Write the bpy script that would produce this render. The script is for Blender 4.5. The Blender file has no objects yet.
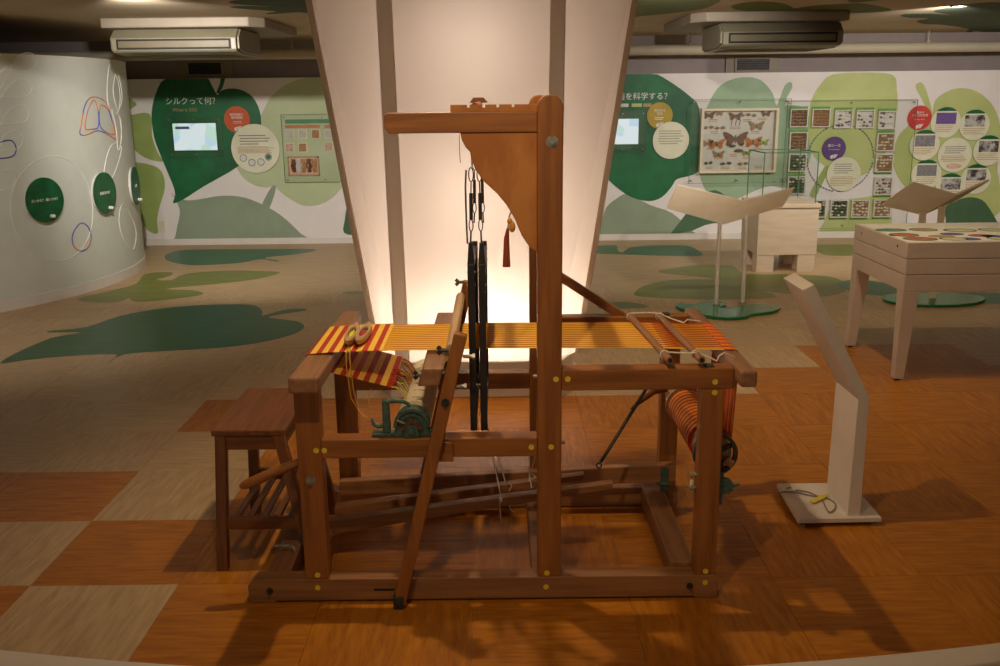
import bpy, bmesh, math, random
from mathutils import Vector, Matrix
random.seed(7)
SC = bpy.context.scene
COL = SC.collection
PI = math.pi

# ------------------------------------------------------------------ camera
CAM_H, FOC = 1.5815, 941.4
PITCH, YAW, ROLL = 0.24635, 0.00126, 0.010766
_f = Vector((math.sin(YAW)*math.cos(PITCH), math.cos(YAW)*math.cos(PITCH), -math.sin(PITCH)))
_r = Vector((math.cos(YAW), -math.sin(YAW), 0))
_d = _f.cross(_r)
AX = math.cos(ROLL)*_r + math.sin(ROLL)*_d
AY = -math.sin(ROLL)*_r + math.cos(ROLL)*_d
cam_data = bpy.data.cameras.new('camera')
cam_data.sensor_width = 36.0
cam_data.lens = FOC/1000*36.0
cam_data.clip_start = 0.05
cam = bpy.data.objects.new('camera', cam_data)
COL.objects.link(cam)
cam.matrix_world = Matrix(((AX.x, -AY.x, -_f.x, 0), (AX.y, -AY.y, -_f.y, 0), (AX.z, -AY.z, -_f.z, CAM_H), (0, 0, 0, 1)))
SC.camera = cam

# survey helpers: a measured direction -> the world point at a known depth / height
def _ray(u, v):
    return AX*((u-500)/FOC) + AY*((v-333)/FOC) + _f
def at_depth(u, v, Y):
    d = _ray(u, v); t = Y/d.y
    return Vector((d.x*t, Y, CAM_H+d.z*t))
def at_height(u, v, Z):
    d = _ray(u, v); t = (Z-CAM_H)/d.z
    return Vector((d.x*t, d.y*t, Z))

# ------------------------------------------------------------------ world, exposure
SC.view_settings.view_transform = 'Standard'
SC.view_settings.look = 'None'
SC.view_settings.gamma = 1.0
SC.view_settings.use_curve_mapping = False
SC.view_settings.exposure = 1.0
SC.cycles.transparent_max_bounces = 32
wd = bpy.data.worlds.new('world'); SC.world = wd; wd.use_nodes = True
wd.node_tree.nodes['Background'].inputs[0].default_value = (1.0, 0.80, 0.58, 1)
wd.node_tree.nodes['Background'].inputs[1].default_value = 0.20

CEIL = 2.2          # low ceiling over the mural side
CEIL_HI = 2.5       # raised ceiling over the loom
STEP_Y = 5.85
SPOT_A = (-0.18, 3.18)      # above the loom, slightly behind
SPOT_B = (-0.25, 1.35)      # in front of the loom
P_SPOT_A, P_SPOT_B = 34.0, 32.0
P_WALL = 84.0
P_PYLON = 13.0
WARM = (1.0, 0.78, 0.52)
NEUTRAL = (1.0, 0.93, 0.86)

# ------------------------------------------------------------------ materials
MATS = {}
def lin(c):
    return tuple(((x/255)/12.92 if x/255 <= 0.04045 else ((x/255+0.055)/1.055)**2.4) for x in c)
def mat(name, c1, c2=None, scale=(8, 8, 8), detail=3, rough=0.5, metal=0.0, bump=0.0, lo=0.35, hi=0.65, emit=None, estr=0, spec=0.5, rnd=0.0):
    """procedural noise material; colours given as 0-255 sRGB"""
    if name in MATS: return MATS[name]
    m = bpy.data.materials.new(name); m.use_nodes = True
    nt = m.node_tree; b = nt.nodes['Principled BSDF']
    tc = nt.nodes.new('ShaderNodeTexCoord'); mp = nt.nodes.new('ShaderNodeMapping')
    mp.inputs['Scale'].default_value = scale
    nz = nt.nodes.new('ShaderNodeTexNoise'); nz.inputs['Scale'].default_value = 1.0
    nz.inputs['Detail'].default_value = detail; nz.inputs['Roughness'].default_value = 0.6
    cr = nt.nodes.new('ShaderNodeValToRGB')
    c2 = c2 or tuple(x*0.9 for x in c1)
    cr.color_ramp.elements[0].position = lo; cr.color_ramp.elements[0].color = (*lin(c2), 1)
    cr.color_ramp.elements[1].position = hi; cr.color_ramp.elements[1].color = (*lin(c1), 1)
    nt.links.new(tc.outputs['Object'], mp.inputs['Vector'])
    vec = mp.outputs['Vector']
    if rnd:
        oi = nt.nodes.new('ShaderNodeObjectInfo'); ad = nt.nodes.new('ShaderNodeVectorMath'); ad.operation = 'ADD'
        ml = nt.nodes.new('ShaderNodeMath'); ml.operation = 'MULTIPLY'; ml.inputs[1].default_value = 50
        nt.links.new(oi.outputs['Random'], ml.inputs[0]); nt.links.new(ml.outputs[0], ad.inputs[1])
        nt.links.new(vec, ad.inputs[0]); vec = ad.outputs[0]
    nt.links.new(vec, nz.inputs['Vector']); nt.links.new(nz.outputs['Fac'], cr.inputs['Fac'])
    out = cr.outputs['Color']
    if rnd:
        hs = nt.nodes.new('ShaderNodeHueSaturation'); mr = nt.nodes.new('ShaderNodeMapRange')
        mr.inputs['To Min'].default_value = 1-rnd; mr.inputs['To Max'].default_value = 1+rnd
        nt.links.new(oi.outputs['Random'], mr.inputs['Value']); nt.links.new(mr.outputs[0], hs.inputs['Value'])
        nt.links.new(out, hs.inputs['Color']); out = hs.outputs['Color']
    nt.links.new(out, b.inputs['Base Color'])
    b.inputs['Roughness'].default_value = rough; b.inputs['Metallic'].default_value = metal
    b.inputs['Specular IOR Level'].default_value = spec
    if bump:
        bp = nt.nodes.new('ShaderNodeBump'); bp.inputs['Strength'].default_value = bump; bp.inputs['Distance'].default_value = 0.002
        nt.links.new(nz.outputs['Fac'], bp.inputs['Height']); nt.links.new(bp.outputs['Normal'], b.inputs['Normal'])
    if emit:
        nt.links.new(out, b.inputs['Emission Color']) if emit is True else None
        if emit is not True: b.inputs['Emission Color'].default_value = (*emit, 1)
        b.inputs['Emission Strength'].default_value = estr
    MATS[name] = m
    return m

def stripes(name, axis, period, cols, rough=0.7, fine=None):
    """hard colour bands along one object axis; cols = list of (fraction, colour)"""
    m = bpy.data.materials.new(name); m.use_nodes = True; nt = m.node_tree; b = nt.nodes['Principled BSDF']
    tc = nt.nodes.new('ShaderNodeTexCoord'); sp = nt.nodes.new('ShaderNodeSeparateXYZ')
    nt.links.new(tc.outputs['Object'], sp.inputs[0])
    mu = nt.nodes.new('ShaderNodeMath'); mu.operation = 'DIVIDE'; mu.inputs[1].default_value = period
    fr = nt.nodes.new('ShaderNodeMath'); fr.operation = 'FRACT'
    nt.links.new(sp.outputs[axis], mu.inputs[0]); nt.links.new(mu.outputs[0], fr.inputs[0])
    cr = nt.nodes.new('ShaderNodeValToRGB'); cr.color_ramp.interpolation = 'CONSTANT'
    els = cr.color_ramp.elements
    els[0].position = 0; els[0].color = (*lin(cols[0][1]), 1)
    els[1].position = cols[1][0]; els[1].color = (*lin(cols[1][1]), 1)
    for p, c in cols[2:]:
        e = els.new(p); e.color = (*lin(c), 1)
    nt.links.new(fr.outputs[0], cr.inputs['Fac'])
    out = cr.outputs['Color']
    nz = nt.nodes.new('ShaderNodeTexNoise'); mp = nt.nodes.new('ShaderNodeMapping')
    mp.inputs['Scale'].default_value = fine or (60, 500, 60)
    nt.links.new(tc.outputs['Object'], mp.inputs['Vector']); nt.links.new(mp.outputs[0], nz.inputs['Vector']); nz.inputs['Scale'].default_value = 1
    mr = nt.nodes.new('ShaderNodeMapRange'); mr.inputs['From Min'].default_value = 0.3; mr.inputs['From Max'].default_value = 0.7
    mr.inputs['To Min'].default_value = 0.72; mr.inputs['To Max'].default_value = 1.1
    nt.links.new(nz.outputs['Fac'], mr.inputs['Value'])
    hs = nt.nodes.new('ShaderNodeHueSaturation'); nt.links.new(mr.outputs[0], hs.inputs['Value']); nt.links.new(out, hs.inputs['Color'])
    nt.links.new(hs.outputs[0], b.inputs['Base Color']); b.inputs['Roughness'].default_value = rough
    bp = nt.nodes.new('ShaderNodeBump'); bp.inputs['Strength'].default_value = 0.3; bp.inputs['Distance'].default_value = 0.001
    nt.links.new(nz.outputs['Fac'], bp.inputs['Height']); nt.links.new(bp.outputs[0], b.inputs['Normal'])
    MATS[name] = m
    return m

W1, W2 = (162, 100, 42), (126, 72, 26)
def wood(tag, c1, c2, rough=0.42):
    for ax, s in (('x', (3, 45, 45)), ('y', (45, 3, 45)), ('z', (45, 45, 3))):
        mat(f'{tag}_{ax}', c1, c2, s, 4, rough, bump=0.06, lo=0.3, hi=0.7)
wood('wood', W1, W2)
wood('beam', (158, 112, 74), (124, 82, 50), 0.5)
wood('pale', (196, 158, 112), (168, 128, 84), 0.5)
wood('tread', (160, 108, 60), (124, 78, 40), 0.55)
wood('stool', (134, 78, 34), (92, 50, 18), 0.45)
mat('bracket', (192, 124, 56), (168, 100, 38), (9, 4, 3.2), 6, 0.4, lo=0.42, hi=0.58)
mat('brass', (240, 206, 66), (224, 186, 48), (90, 90, 90), 2, 0.35, 0.0)
mat('steel', (170, 165, 150), (120, 118, 108), (60, 60, 60), 2, 0.35, 0.5)
mat('dark_metal', (74, 68, 60), (48, 44, 40), (60, 60, 60), 2, 0.45, 0.3)
mat('green_iron', (84, 106, 94), (60, 80, 70), (70, 70, 70), 3, 0.5, 0.25, bump=0.1)
mat('rust', (112, 66, 44), (88, 52, 36), (70, 70, 70), 3, 0.6, 0.2)
mat('harness_black', (44, 38, 32), (28, 24, 20), (40, 40, 12), 3, 0.45)
mat('thread_yellow', (255, 204, 66), (252, 186, 44), (9, 300, 300), 2, 0.6)
mat('thread_orange', (228, 120, 24), (204, 92, 16), (9, 300, 300), 2, 0.6)
mat('thread_red', (190, 60, 26), (170, 44, 20), (9, 300, 300), 2, 0.6)
mat('thread_green', (150, 170, 60), (120, 150, 40), (9, 300, 300), 2, 0.6)
mat('string', (232, 224, 206), (206, 196, 176), (200, 200, 200), 2, 0.8)
mat('gold_string', (220, 160, 60), (196, 132, 40), (200, 200, 200), 2, 0.8)
mat('paper', (246, 234, 200), (236, 220, 180), (20, 6, 20), 3, 0.7)
mat('tassel', (176, 88, 44), (140, 62, 28), (200, 200, 20), 2, 0.7)
stripes('cloth', 0, 0.0365, [(0, (196, 52, 22)), (0.48, (255, 206, 70))])
stripes('warp_roll', 1, 0.030, [(0, (196, 48, 8)), (0.30, (238, 120, 14)), (0.60, (255, 190, 44)), (0.84, (230, 96, 12))], fine=(80, 200, 80))
stripes('warp_drop', 1, 0.045, [(0, (190, 44, 10)), (0.30, (226, 100, 12)), (0.70, (244, 150, 24))], fine=(80, 300, 10))
mat('white_paint', (222, 208, 192), (214, 200, 184), (5, 5, 5), 3, 0.45)
mat('white_board', (226, 220, 210), (220, 213, 203), (6, 6, 6), 3, 0.5)
mat('beige_panel', (236, 222, 196), (228, 212, 184), (6, 6, 6), 3, 0.5)
mat('birch', (222, 200, 172), (210, 188, 158), (4, 30, 30), 4, 0.5)
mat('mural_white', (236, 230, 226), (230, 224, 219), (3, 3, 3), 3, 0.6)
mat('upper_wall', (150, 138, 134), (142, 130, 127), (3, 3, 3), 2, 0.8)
mat('booth_wall', (216, 220, 208), (209, 214, 201), (4, 4, 4), 3, 0.6)
mat('ceiling_paint', (190, 172, 140), (180, 162, 132), (2, 2, 2), 2, 0.8)
mat('plain_wall', (150, 140, 125), (142, 132, 118), (2, 2, 2), 2, 0.8)
mat('ac_plastic', (128, 121, 98), (121, 114, 92), (5, 5, 5), 2, 0.45)
mat('ac_louver', (104, 94, 72), (96, 86, 66), (5, 5, 5), 2, 0.5)
mat('ac_mount', (142, 130, 112), (134, 122, 105), (5, 5, 5), 2, 0.6)
mat('black_hole', (16, 14, 12), (12, 10, 9), (5, 5, 5), 2, 0.7)
mat('pipe_white', (184, 174, 150), (176, 166, 142), (5, 5, 5), 2, 0.55)
mat('floor_cream', (202, 170, 128), (166, 136, 98), (7, 60, 1), 6, 0.42, spec=0.28, rnd=0.05, lo=0.25, hi=0.72)
mat('floor_cream_t', (202, 170, 128), (166, 136, 98), (60, 7, 1), 6, 0.42, spec=0.28, rnd=0.05, lo=0.25, hi=0.72)
mat('floor_orange', (196, 124, 30), (146, 80, 8), (7, 52, 1), 6, 0.42, spec=0.28, rnd=0.05, lo=0.25, hi=0.72)
mat('floor_orange_t', (196, 124, 30), (146, 80, 8), (52, 7, 1), 6, 0.42, spec=0.28, rnd=0.05, lo=0.25, hi=0.72)
mat('floor_far', (198, 167, 125), (170, 140, 102), (4, 22, 1), 6, 0.42, spec=0.28, lo=0.27, hi=0.7)
mat('leaf_dark', (14, 112, 62), (6, 84, 44), (3, 3, 3), 4, 0.5)
mat('leaf_light', (190, 202, 160), (183, 196, 150), (3, 3, 3), 3, 0.55)
mat('leaf_olive', (164, 180, 104), (146, 166, 88), (3, 3, 3), 3, 0.55)
mat('leaf_grey', (148, 164, 138), (139, 155, 128), (3, 3, 3), 3, 0.55)
mat('leaf_pale', (158, 184, 152), (144, 172, 136), (3, 3, 3), 3, 0.55)
mat('leaf_lime', (194, 202, 132), (180, 192, 116), (3, 3, 3), 3, 0.55)
mat('leaf_deep', (76, 112, 78), (64, 100, 68), (3, 3, 3), 3, 0.55)
mat('fl_dark', (48, 96, 56), (32, 78, 44), (4, 16, 1), 4, 0.4)
mat('fl_olive', (128, 130, 56), (108, 112, 44), (4, 16, 1), 4, 0.4)
mat('fl_teal', (66, 116, 78), (50, 100, 64), (4, 16, 1), 4, 0.4)
mat('cl_dark', (66, 84, 48), (54, 72, 40), (3, 3, 3), 3, 0.8)
mat('cl_olive', (104, 112, 46), (92, 102, 38), (3, 3, 3), 3, 0.8)
mat('disc_green', (12, 104, 60), (6, 82, 44), (14, 14, 14), 4, 0.4)
mat('disc_cream', (228, 226, 198), (220, 218, 190), (8, 8, 8), 2, 0.5)
mat('disc_red', (206, 92, 34), (198, 82, 28), (8, 8, 8), 2, 0.5)
mat('disc_scarlet', (206, 58, 46), (196, 50, 38), (8, 8, 8), 2, 0.5)
mat('disc_gold', (182, 154, 40), (172, 144, 34), (8, 8, 8), 2, 0.5)
mat('disc_purple', (98, 62, 126), (88, 52, 116), (8, 8, 8), 2, 0.5)
mat('print_white', (240, 238, 228), (232, 230, 220), (20, 20, 20), 2, 0.6)
mat('print_grey', (130, 128, 116), (116, 114, 104), (20, 20, 20), 2, 0.6)
mat('print_dark', (88, 84, 76), (70, 66, 60), (20, 20, 20), 2, 0.6)
mat('line_white', (236, 234, 222), (228, 226, 214), (20, 20, 20), 2, 0.6)
mat('line_blue', (70, 84, 170), (110, 80, 150), (6, 6, 6), 2, 0.6)
mat('line_rainbow', (210, 120, 60), (80, 90, 180), (5, 5, 3), 1, 0.6, lo=0.45, hi=0.55)
mat('lime_strip', (110, 170, 50), (96, 156, 40), (10, 10, 10), 2, 0.5)
mat('band_green', (36, 140, 74), (26, 126, 64), (10, 10, 10), 2, 0.5)
mat('band_orange', (206, 120, 40), (196, 108, 32), (10, 10, 10), 2, 0.5)
mat('photo_purple', (120, 92, 160), (92, 66, 132), (60, 60, 60), 4, 0.5)
mat('photo_grey', (150, 146, 148), (112, 108, 112), (50, 50, 50), 4, 0.5)
mat('photo_mono', (190, 186, 180), (60, 56, 56), (16, 16, 16), 4, 0.5, lo=0.42, hi=0.58)
mat('photo_brown', (214, 190, 160), (96, 52, 28), (22, 10, 9), 3, 0.6, lo=0.42, hi=0.58)
mat('swatch_tan', (206, 160, 106), (176, 120, 70), (60, 10, 60), 3, 0.7)
mat('swatch_white', (224, 222, 214), (206, 204, 196), (60, 60, 60), 3, 0.7)
mat('swatch_pink', (228, 200, 180), (206, 160, 130), (40, 40, 40), 3, 0.7)
mat('moth_brown', (140, 82, 42), (92, 50, 26), (80, 80, 80), 3, 0.8)
mat('moth_orange', (216, 134, 50), (168, 90, 34), (80, 80, 80), 3, 0.8)
mat('moth_tan', (178, 146, 96), (140, 106, 66), (80, 80, 80), 3, 0.8)
mat('moth_grey', (120, 112, 92), (84, 76, 60), (80, 80, 80), 3, 0.8)
mat('moth_green', (170, 180, 70), (130, 146, 50), (80, 80, 80), 3, 0.8)
mat('cocoon_white', (238, 228, 206), (224, 212, 188), (80, 80, 80), 2, 0.8)
mat('cocoon_brown', (146, 108, 76), (120, 84, 56), (80, 80, 80), 2, 0.8)
mat('cocoon_gold', (190, 140, 82), (158, 108, 56), (80, 80, 80), 2, 0.8)
mat('soil', (172, 144, 112), (146, 118, 90), (120, 120, 120), 4, 0.9)
mat('dark_leafbed', (58, 84, 48), (34, 54, 30), (90, 90, 90), 4, 0.8)
mat('gloss_green', (26, 128, 78), (18, 112, 66), (6, 6, 6), 3, 0.25)
mat('cord_grey', (150, 140, 124), (120, 112, 98), (100, 100, 100), 2, 0.6)
mat('tag_yellow', (222, 200, 60), (206, 182, 44), (60, 60, 60), 2, 0.6)
mat('rubber', (40, 38, 36), (30, 28, 26), (60, 60, 60), 2, 0.7)
mat('post_grey', (196, 182, 160), (188, 174, 152), (5, 5, 5), 2, 0.6)
mat('edge_beige', (206, 184, 158), (198, 176, 150), (5, 5, 5), 2, 0.6)
mat('lamp_glow', (255, 240, 220), (250, 236, 214), (3, 3, 3), 2, 0.5, emit=(1, 0.9, 0.75), estr=7)
mat('print_blue', (92, 104, 160), (74, 86, 140), (30, 30, 30), 3, 0.5)
mat('print_tan', (196, 160, 110), (170, 130, 84), (30, 30, 30), 3, 0.5)
mat('print_rust', (196, 120, 84), (170, 92, 60), (30, 30, 30), 3, 0.5)
mat('print_pale', (216, 214, 176), (200, 198, 156), (30, 30, 30), 3, 0.5)

def screen_mat(name, cols):
    m = bpy.data.materials.new(name); m.use_nodes = True; nt = m.node_tree; b = nt.nodes['Principled BSDF']
    tc = nt.nodes.new('ShaderNodeTexCoord'); vo = nt.nodes.new('ShaderNodeTexVoronoi'); vo.inputs['Scale'].default_value = 9.5
    nt.links.new(tc.outputs['Object'], vo.inputs['Vector'])
    sp = nt.nodes.new('ShaderNodeSeparateColor'); nt.links.new(vo.outputs['Color'], sp.inputs[0])
    cr = nt.nodes.new('ShaderNodeValToRGB'); cr.color_ramp.interpolation = 'CONSTANT'
    cr.color_ramp.elements[0].color = (*lin(cols[0]), 1); cr.color_ramp.elements[1].position = 0.3; cr.color_ramp.elements[1].color = (*lin(cols[1]), 1)
    for i, c in enumerate(cols[2:]):
        e = cr.color_ramp.elements.new(0.5+0.2*i); e.color = (*lin(c), 1)
    nt.links.new(sp.outputs[0], cr.inputs['Fac'])
    nt.links.new(cr.outputs[0], b.inputs['Emission Color']); b.inputs['Emission Strength'].default_value = 0.42
    b.inputs['Base Color'].default_value = (0.02, 0.02, 0.02, 1); b.inputs['Roughness'].default_value = 0.3
    MATS[name] = m
screen_mat('screen', [(236, 246, 250), (200, 230, 248), (206, 238, 222), (232, 246, 250)])

def glass_mat():
    m = bpy.data.materials.new('clear_glass'); m.use_nodes = True; nt = m.node_tree
    for n in list(nt.nodes): nt.nodes.remove(n)
    o = nt.nodes.new('ShaderNodeOutputMaterial'); mx = nt.nodes.new('ShaderNodeMixShader')
    t = nt.nodes.new('ShaderNodeBsdfTransparent'); g = nt.nodes.new('ShaderNodeBsdfGlossy'); fr = nt.nodes.new('ShaderNodeValue'); fr.outputs[0].default_value = 0.05
    t.inputs[0].default_value = (0.985, 0.992, 0.988, 1); g.inputs['Roughness'].default_value = 0.03
    nt.links.new(fr.outputs[0], mx.inputs[0]); nt.links.new(t.outputs[0], mx.inputs[1]); nt.links.new(g.outputs[0], mx.inputs[2])
    nt.links.new(mx.outputs[0], o.inputs[0]); MATS['clear_glass'] = m
glass_mat()

def translucent_mat(name, col, tr=0.6, gloss=0.12):
    m = bpy.data.materials.new(name); m.use_nodes = True; nt = m.node_tree
    for n in list(nt.nodes): nt.nodes.remove(n)
    o = nt.nodes.new('ShaderNodeOutputMaterial'); m1 = nt.nodes.new('ShaderNodeMixShader'); m2 = nt.nodes.new('ShaderNodeMixShader')
    d = nt.nodes.new('ShaderNodeBsdfDiffuse'); t = nt.nodes.new('ShaderNodeBsdfTranslucent'); g = nt.nodes.new('ShaderNodeBsdfGlossy')
    nz = nt.nodes.new('ShaderNodeTexNoise'); nz.inputs['Scale'].default_value = 3; cr = nt.nodes.new('ShaderNodeValToRGB')
    cr.color_ramp.elements[0].color = (*[c*0.98 for c in col], 1); cr.color_ramp.elements[1].color = (*col, 1)
    nt.links.new(nz.outputs[0], cr.inputs[0])
    nt.links.new(cr.outputs[0], d.inputs[0]); nt.links.new(cr.outputs[0], t.inputs[0])
    g.inputs['Roughness'].default_value = 0.3; fr = nt.nodes.new('ShaderNodeValue'); fr.outputs[0].default_value = 0.03
    m1.inputs[0].default_value = tr
    nt.links.new(d.outputs[0], m1.inputs[1]); nt.links.new(t.outputs[0], m1.inputs[2])
    nt.links.new(fr.outputs[0], m2.inputs[0]); nt.links.new(m1.outputs[0], m2.inputs[1]); nt.links.new(g.outputs[0], m2.inputs[2])
    nt.links.new(m2.outputs[0], o.inputs[0]); MATS[name] = m
translucent_mat('post_panel', (0.80, 0.74, 0.67), 0.62)
translucent_mat('edge_panel', (0.80, 0.70, 0.58), 0.55)
translucent_mat('pylon_panel', (0.86, 0.80, 0.75), 0.55)

# ------------------------------------------------------------------ mesh helpers
class MB:
    def __init__(s): s.v = []; s.f = []
    def add(s, vs, fs):
        n = len(s.v); s.v += [tuple(v) for v in vs]; s.f += [tuple(i+n for i in f) for f in fs]; return s
    def box(s, x0, x1, y0, y1, z0, z1):
        return s.add([(x0,y0,z0),(x1,y0,z0),(x1,y1,z0),(x0,y1,z0),(x0,y0,z1),(x1,y0,z1),(x1,y1,z1),(x0,y1,z1)],
                     [(0,3,2,1),(4,5,6,7),(0,1,5,4),(1,2,6,5),(2,3,7,6),(3,0,4,7)])
    def prism(s, poly, a0, a1, axis='y'):
        """poly: 2D outline; y-axis: (x,z); z-axis: (x,y); x-axis: (y,z)"""
        n = len(poly)
        def P(p, a):
            return (p[0], a, p[1]) if axis == 'y' else ((p[0], p[1], a) if axis == 'z' else (a, p[0], p[1]))
        vs = [P(p, a0) for p in poly]+[P(p, a1) for p in poly]
        fs = [tuple(range(n)), tuple(range(2*n-1, n-1, -1))]
        fs += [(i, i+n, (i+1) % n+n, (i+1) % n) for i in range(n)]
        return s.add(vs, fs)
    def bar(s, p, q, w, h, up=(0, 0, 1)):
        p = Vector(p); q = Vector(q); d = (q-p).normalized(); up = Vector(up)
        if abs(d.dot(up)) > 0.98: up = Vector((0, 1, 0))
        sd = d.cross(up).normalized(); u2 = sd.cross(d).normalized()
        vs = []
        for c in (p, q):
            for a, b in ((-1, -1), (1, -1), (1, 1), (-1, 1)): vs.append(c+sd*a*w/2+u2*b*h/2)
        return s.add(vs, [(0,1,2,3),(7,6,5,4),(0,4,5,1),(1,5,6,2),(2,6,7,3),(3,7,4,0)])
    def tube(s, pts, r, seg=8, closed=False, rr=None):
        pts = [Vector(p) for p in pts]; n = len(pts); vs = []; fs = []
        last = None
        for i, p in enumerate(pts):
            if closed: t = pts[(i+1) % n]-pts[i-1]
            else: t = pts[min(i+1, n-1)]-pts[max(i-1, 0)]
            t.normalize()
            ref = last if last is not None else (Vector((0, 0, 1)) if abs(t.z) < 0.9 else Vector((1, 0, 0)))
            a = t.cross(ref); a = a.normalized() if a.length > 1e-6 else t.orthogonal().normalized()
            b = a.cross(t).normalized(); last = b
            R = rr[i] if rr else r
            for k in range(seg):
                an = 2*PI*k/seg; vs.append(p+a*math.cos(an)*R+b*math.sin(an)*R)
        m = n if closed else n-1
        for i in range(m):
            for k in range(seg):
                j = (i+1) % n
                fs.append((i*seg+k, i*seg+(k+1) % seg, j*seg+(k+1) % seg, j*seg+k))
        if not closed: fs += [tuple(range(seg-1, -1, -1)), tuple((n-1)*seg+k for k in range(seg))]
        return s.add(vs, fs)
    def cyl(s, p, q, r, seg=16, r2=None):
        return s.tube([p, q], r, seg, rr=[r, r if r2 is None else r2])
    def ell(s, c, rx, ry, rz, seg=10, rings=6):
        vs = [(c[0], c[1], c[2]-rz)]; fs = []
        for i in range(1, rings):
            ph = -PI/2+PI*i/rings
            for k in range(seg):
                a = 2*PI*k/seg; vs.append((c[0]+rx*math.cos(ph)*math.cos(a), c[1]+ry*math.cos(ph)*math.sin(a), c[2]+rz*math.sin(ph)))
        vs.append((c[0], c[1], c[2]+rz)); top = len(vs)-1
        for k in range(seg):
            fs.append((0, 1+(k+1) % seg, 1+k)); b = 1+(rings-2)*seg; fs.append((top, b+k, b+(k+1) % seg))
        for i in range(rings-2):
            for k in range(seg):
                a = 1+i*seg; fs.append((a+k, a+(k+1) % seg, a+seg+(k+1) % seg, a+seg+k))
        return s.add(vs, fs)

def wloc(o):
    l = Vector((0, 0, 0))
    while o is not None: l += o.location; o = o.parent
    return l
def put(name, data, parent=None):
    o = bpy.data.objects.new(name, data); COL.objects.link(o)
    if parent is not None: o.location = -wloc(parent); o.parent = parent
    return o
def obj(name, mb, m, parent=None, bevel=0, smooth=False, origin=True):
    me = bpy.data.meshes.new(name)
    me.from_pydata(mb.v, [], mb.f)
    bm = bmesh.new(); bm.from_mesh(me); bmesh.ops.recalc_face_normals(bm, faces=bm.faces)
    bm.to_mesh(me); bm.free()
    me.materials.append(MATS[m])
    if smooth:
        for p in me.polygons: p.use_smooth = True
        try: me.set_sharp_from_angle(angle=math.radians(40))
        except Exception: pass
    o = put(name, me, parent)
    if bevel:
        b = o.modifiers.new('bevel', 'BEVEL'); b.width = bevel; b.segments = 2; b.limit_method = 'ANGLE'
        b.harden_normals = False
    return o
def tag(o, label, cat, group=None):
    o['label'] = label; o['category'] = cat
    if group: o['group'] = group
    return o
def thing(name, loc, label, cat, group=None):
    o = bpy.data.objects.new(name, None); COL.objects.link(o); o.location = loc
    o.empty_display_size = 0.05
    return tag(o, label, cat, group)
def struct(name, mb, m, **k):
    o = obj(name, mb, m, **k); o['kind'] = 'structure'; return o
def stuff(o): o['kind'] = 'stuff'; return o

def text(name, body, size, M, m, parent=None, depth=0.0008, align='CENTER'):
    if '\n' in body:
        ls = body.split('\n')
        for i, l in enumerate(ls): text(name, l, size, M @ Matrix.Translation((0, size*1.05*((len(ls)-1)/2-i), 0)), m, parent, depth, align)
        return
    c = bpy.data.curves.new(name, 'FONT'); c.body = body; c.size = size; c.extrude = depth
    c.align_x = align; c.align_y = 'CENTER'; c.resolution_u = 2; c.space_line = 0.95
    t = bpy.data.objects.new(name+'_tmp', c); COL.objects.link(t)
    bpy.context.view_layer.update()
    me = bpy.data.meshes.new_from_object(t.evaluated_get(bpy.context.evaluated_depsgraph_get()))
    bpy.data.objects.remove(t); bpy.data.curves.remove(c)
    me.transform(M); me.materials.clear(); me.materials.append(MATS[m]); me.name = name
    return put(name, me, parent)

def smooth_poly(pts, n=3):
    """Catmull-Rom through a closed 2D outline"""
    out = []; N = len(pts)
    for i in range(N):
        p0, p1, p2, p3 = pts[i-1], pts[i], pts[(i+1) % N], pts[(i+2) % N]
        for k in range(n):
            t = k/n
            out.append(tuple(0.5*((2*p1[a])+(-p0[a]+p2[a])*t+(2*p0[a]-5*p1[a]+4*p2[a]-p3[a])*t*t+(-p0[a]+3*p1[a]-3*p2[a]+p3[a])*t**3) for a in (0, 1)))
    return out

# ------------------------------------------------------------------ lamps of the room, plus added fill lamps
def downlight(x, y, power, color, target, angle, label, blend=0.5, radius=0.03, group='recessed ceiling downlights'):
    CZ = CEIL if y > STEP_Y else CEIL_HI
    t = thing('ceiling_downlight', (x, y, CZ), label, 'light', group)
    mb = MB(); n = 24; r0, r1 = 0.05, 0.066
    ring = []
    for r, z in ((r0, CZ-0.002), (r0, CZ-0.012), (r1, CZ-0.010), (r1, CZ-0.0005)):
        ring.append([(x+r*math.cos(2*PI*k/n), y+r*math.sin(2*PI*k/n), z) for k in range(n)])
    vs = [p for rr in ring for p in rr]; fs = []
    for i in range(4):
        for k in range(n): fs.append((i*n+k, i*n+(k+1) % n, ((i+1) % 4)*n+(k+1) % n, ((i+1) % 4)*n+k))
    mb.add(vs, fs); obj('trim_ring', mb, 'steel', t, smooth=True)
    mb = MB(); mb.cyl((x, y, CZ-0.006), (x, y, CZ-0.002), r0, n); obj('lens', mb, 'lamp_glow', t)
    l = bpy.data.lights.new('lamp_beam', 'SPOT'); l.energy = power; l.color = color; l.spot_size = math.radians(angle); l.spot_blend = blend
    l.shadow_soft_size = radius
    o = bpy.data.objects.new('lamp_beam', l); COL.objects.link(o); o.parent = t; o.location = (0, 0, -0.03)
    d = Vector(target)-Vector((x, y, CZ-0.03)); o.rotation_euler = d.to_track_quat('-Z', 'Y').to_euler()
    return t
downlight(SPOT_A[0], SPOT_A[1], P_SPOT_A, WARM, (0.05, 2.9, 0), 110, 'recessed downlight in the ceiling right above the loom', 0.6, 0.025)
downlight(SPOT_B[0], SPOT_B[1], P_SPOT_B, WARM, (0.0, 2.75, 1.15), 75, 'recessed downlight in the ceiling in front of the loom', 1.0, 0.03)
downlight(3.43, 7.32, P_WALL*1.0, NEUTRAL, (3.6, 10.4, 0.5), 110, 'small bright downlight beside a dark green ceiling leaf at upper right', 0.8)
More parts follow.
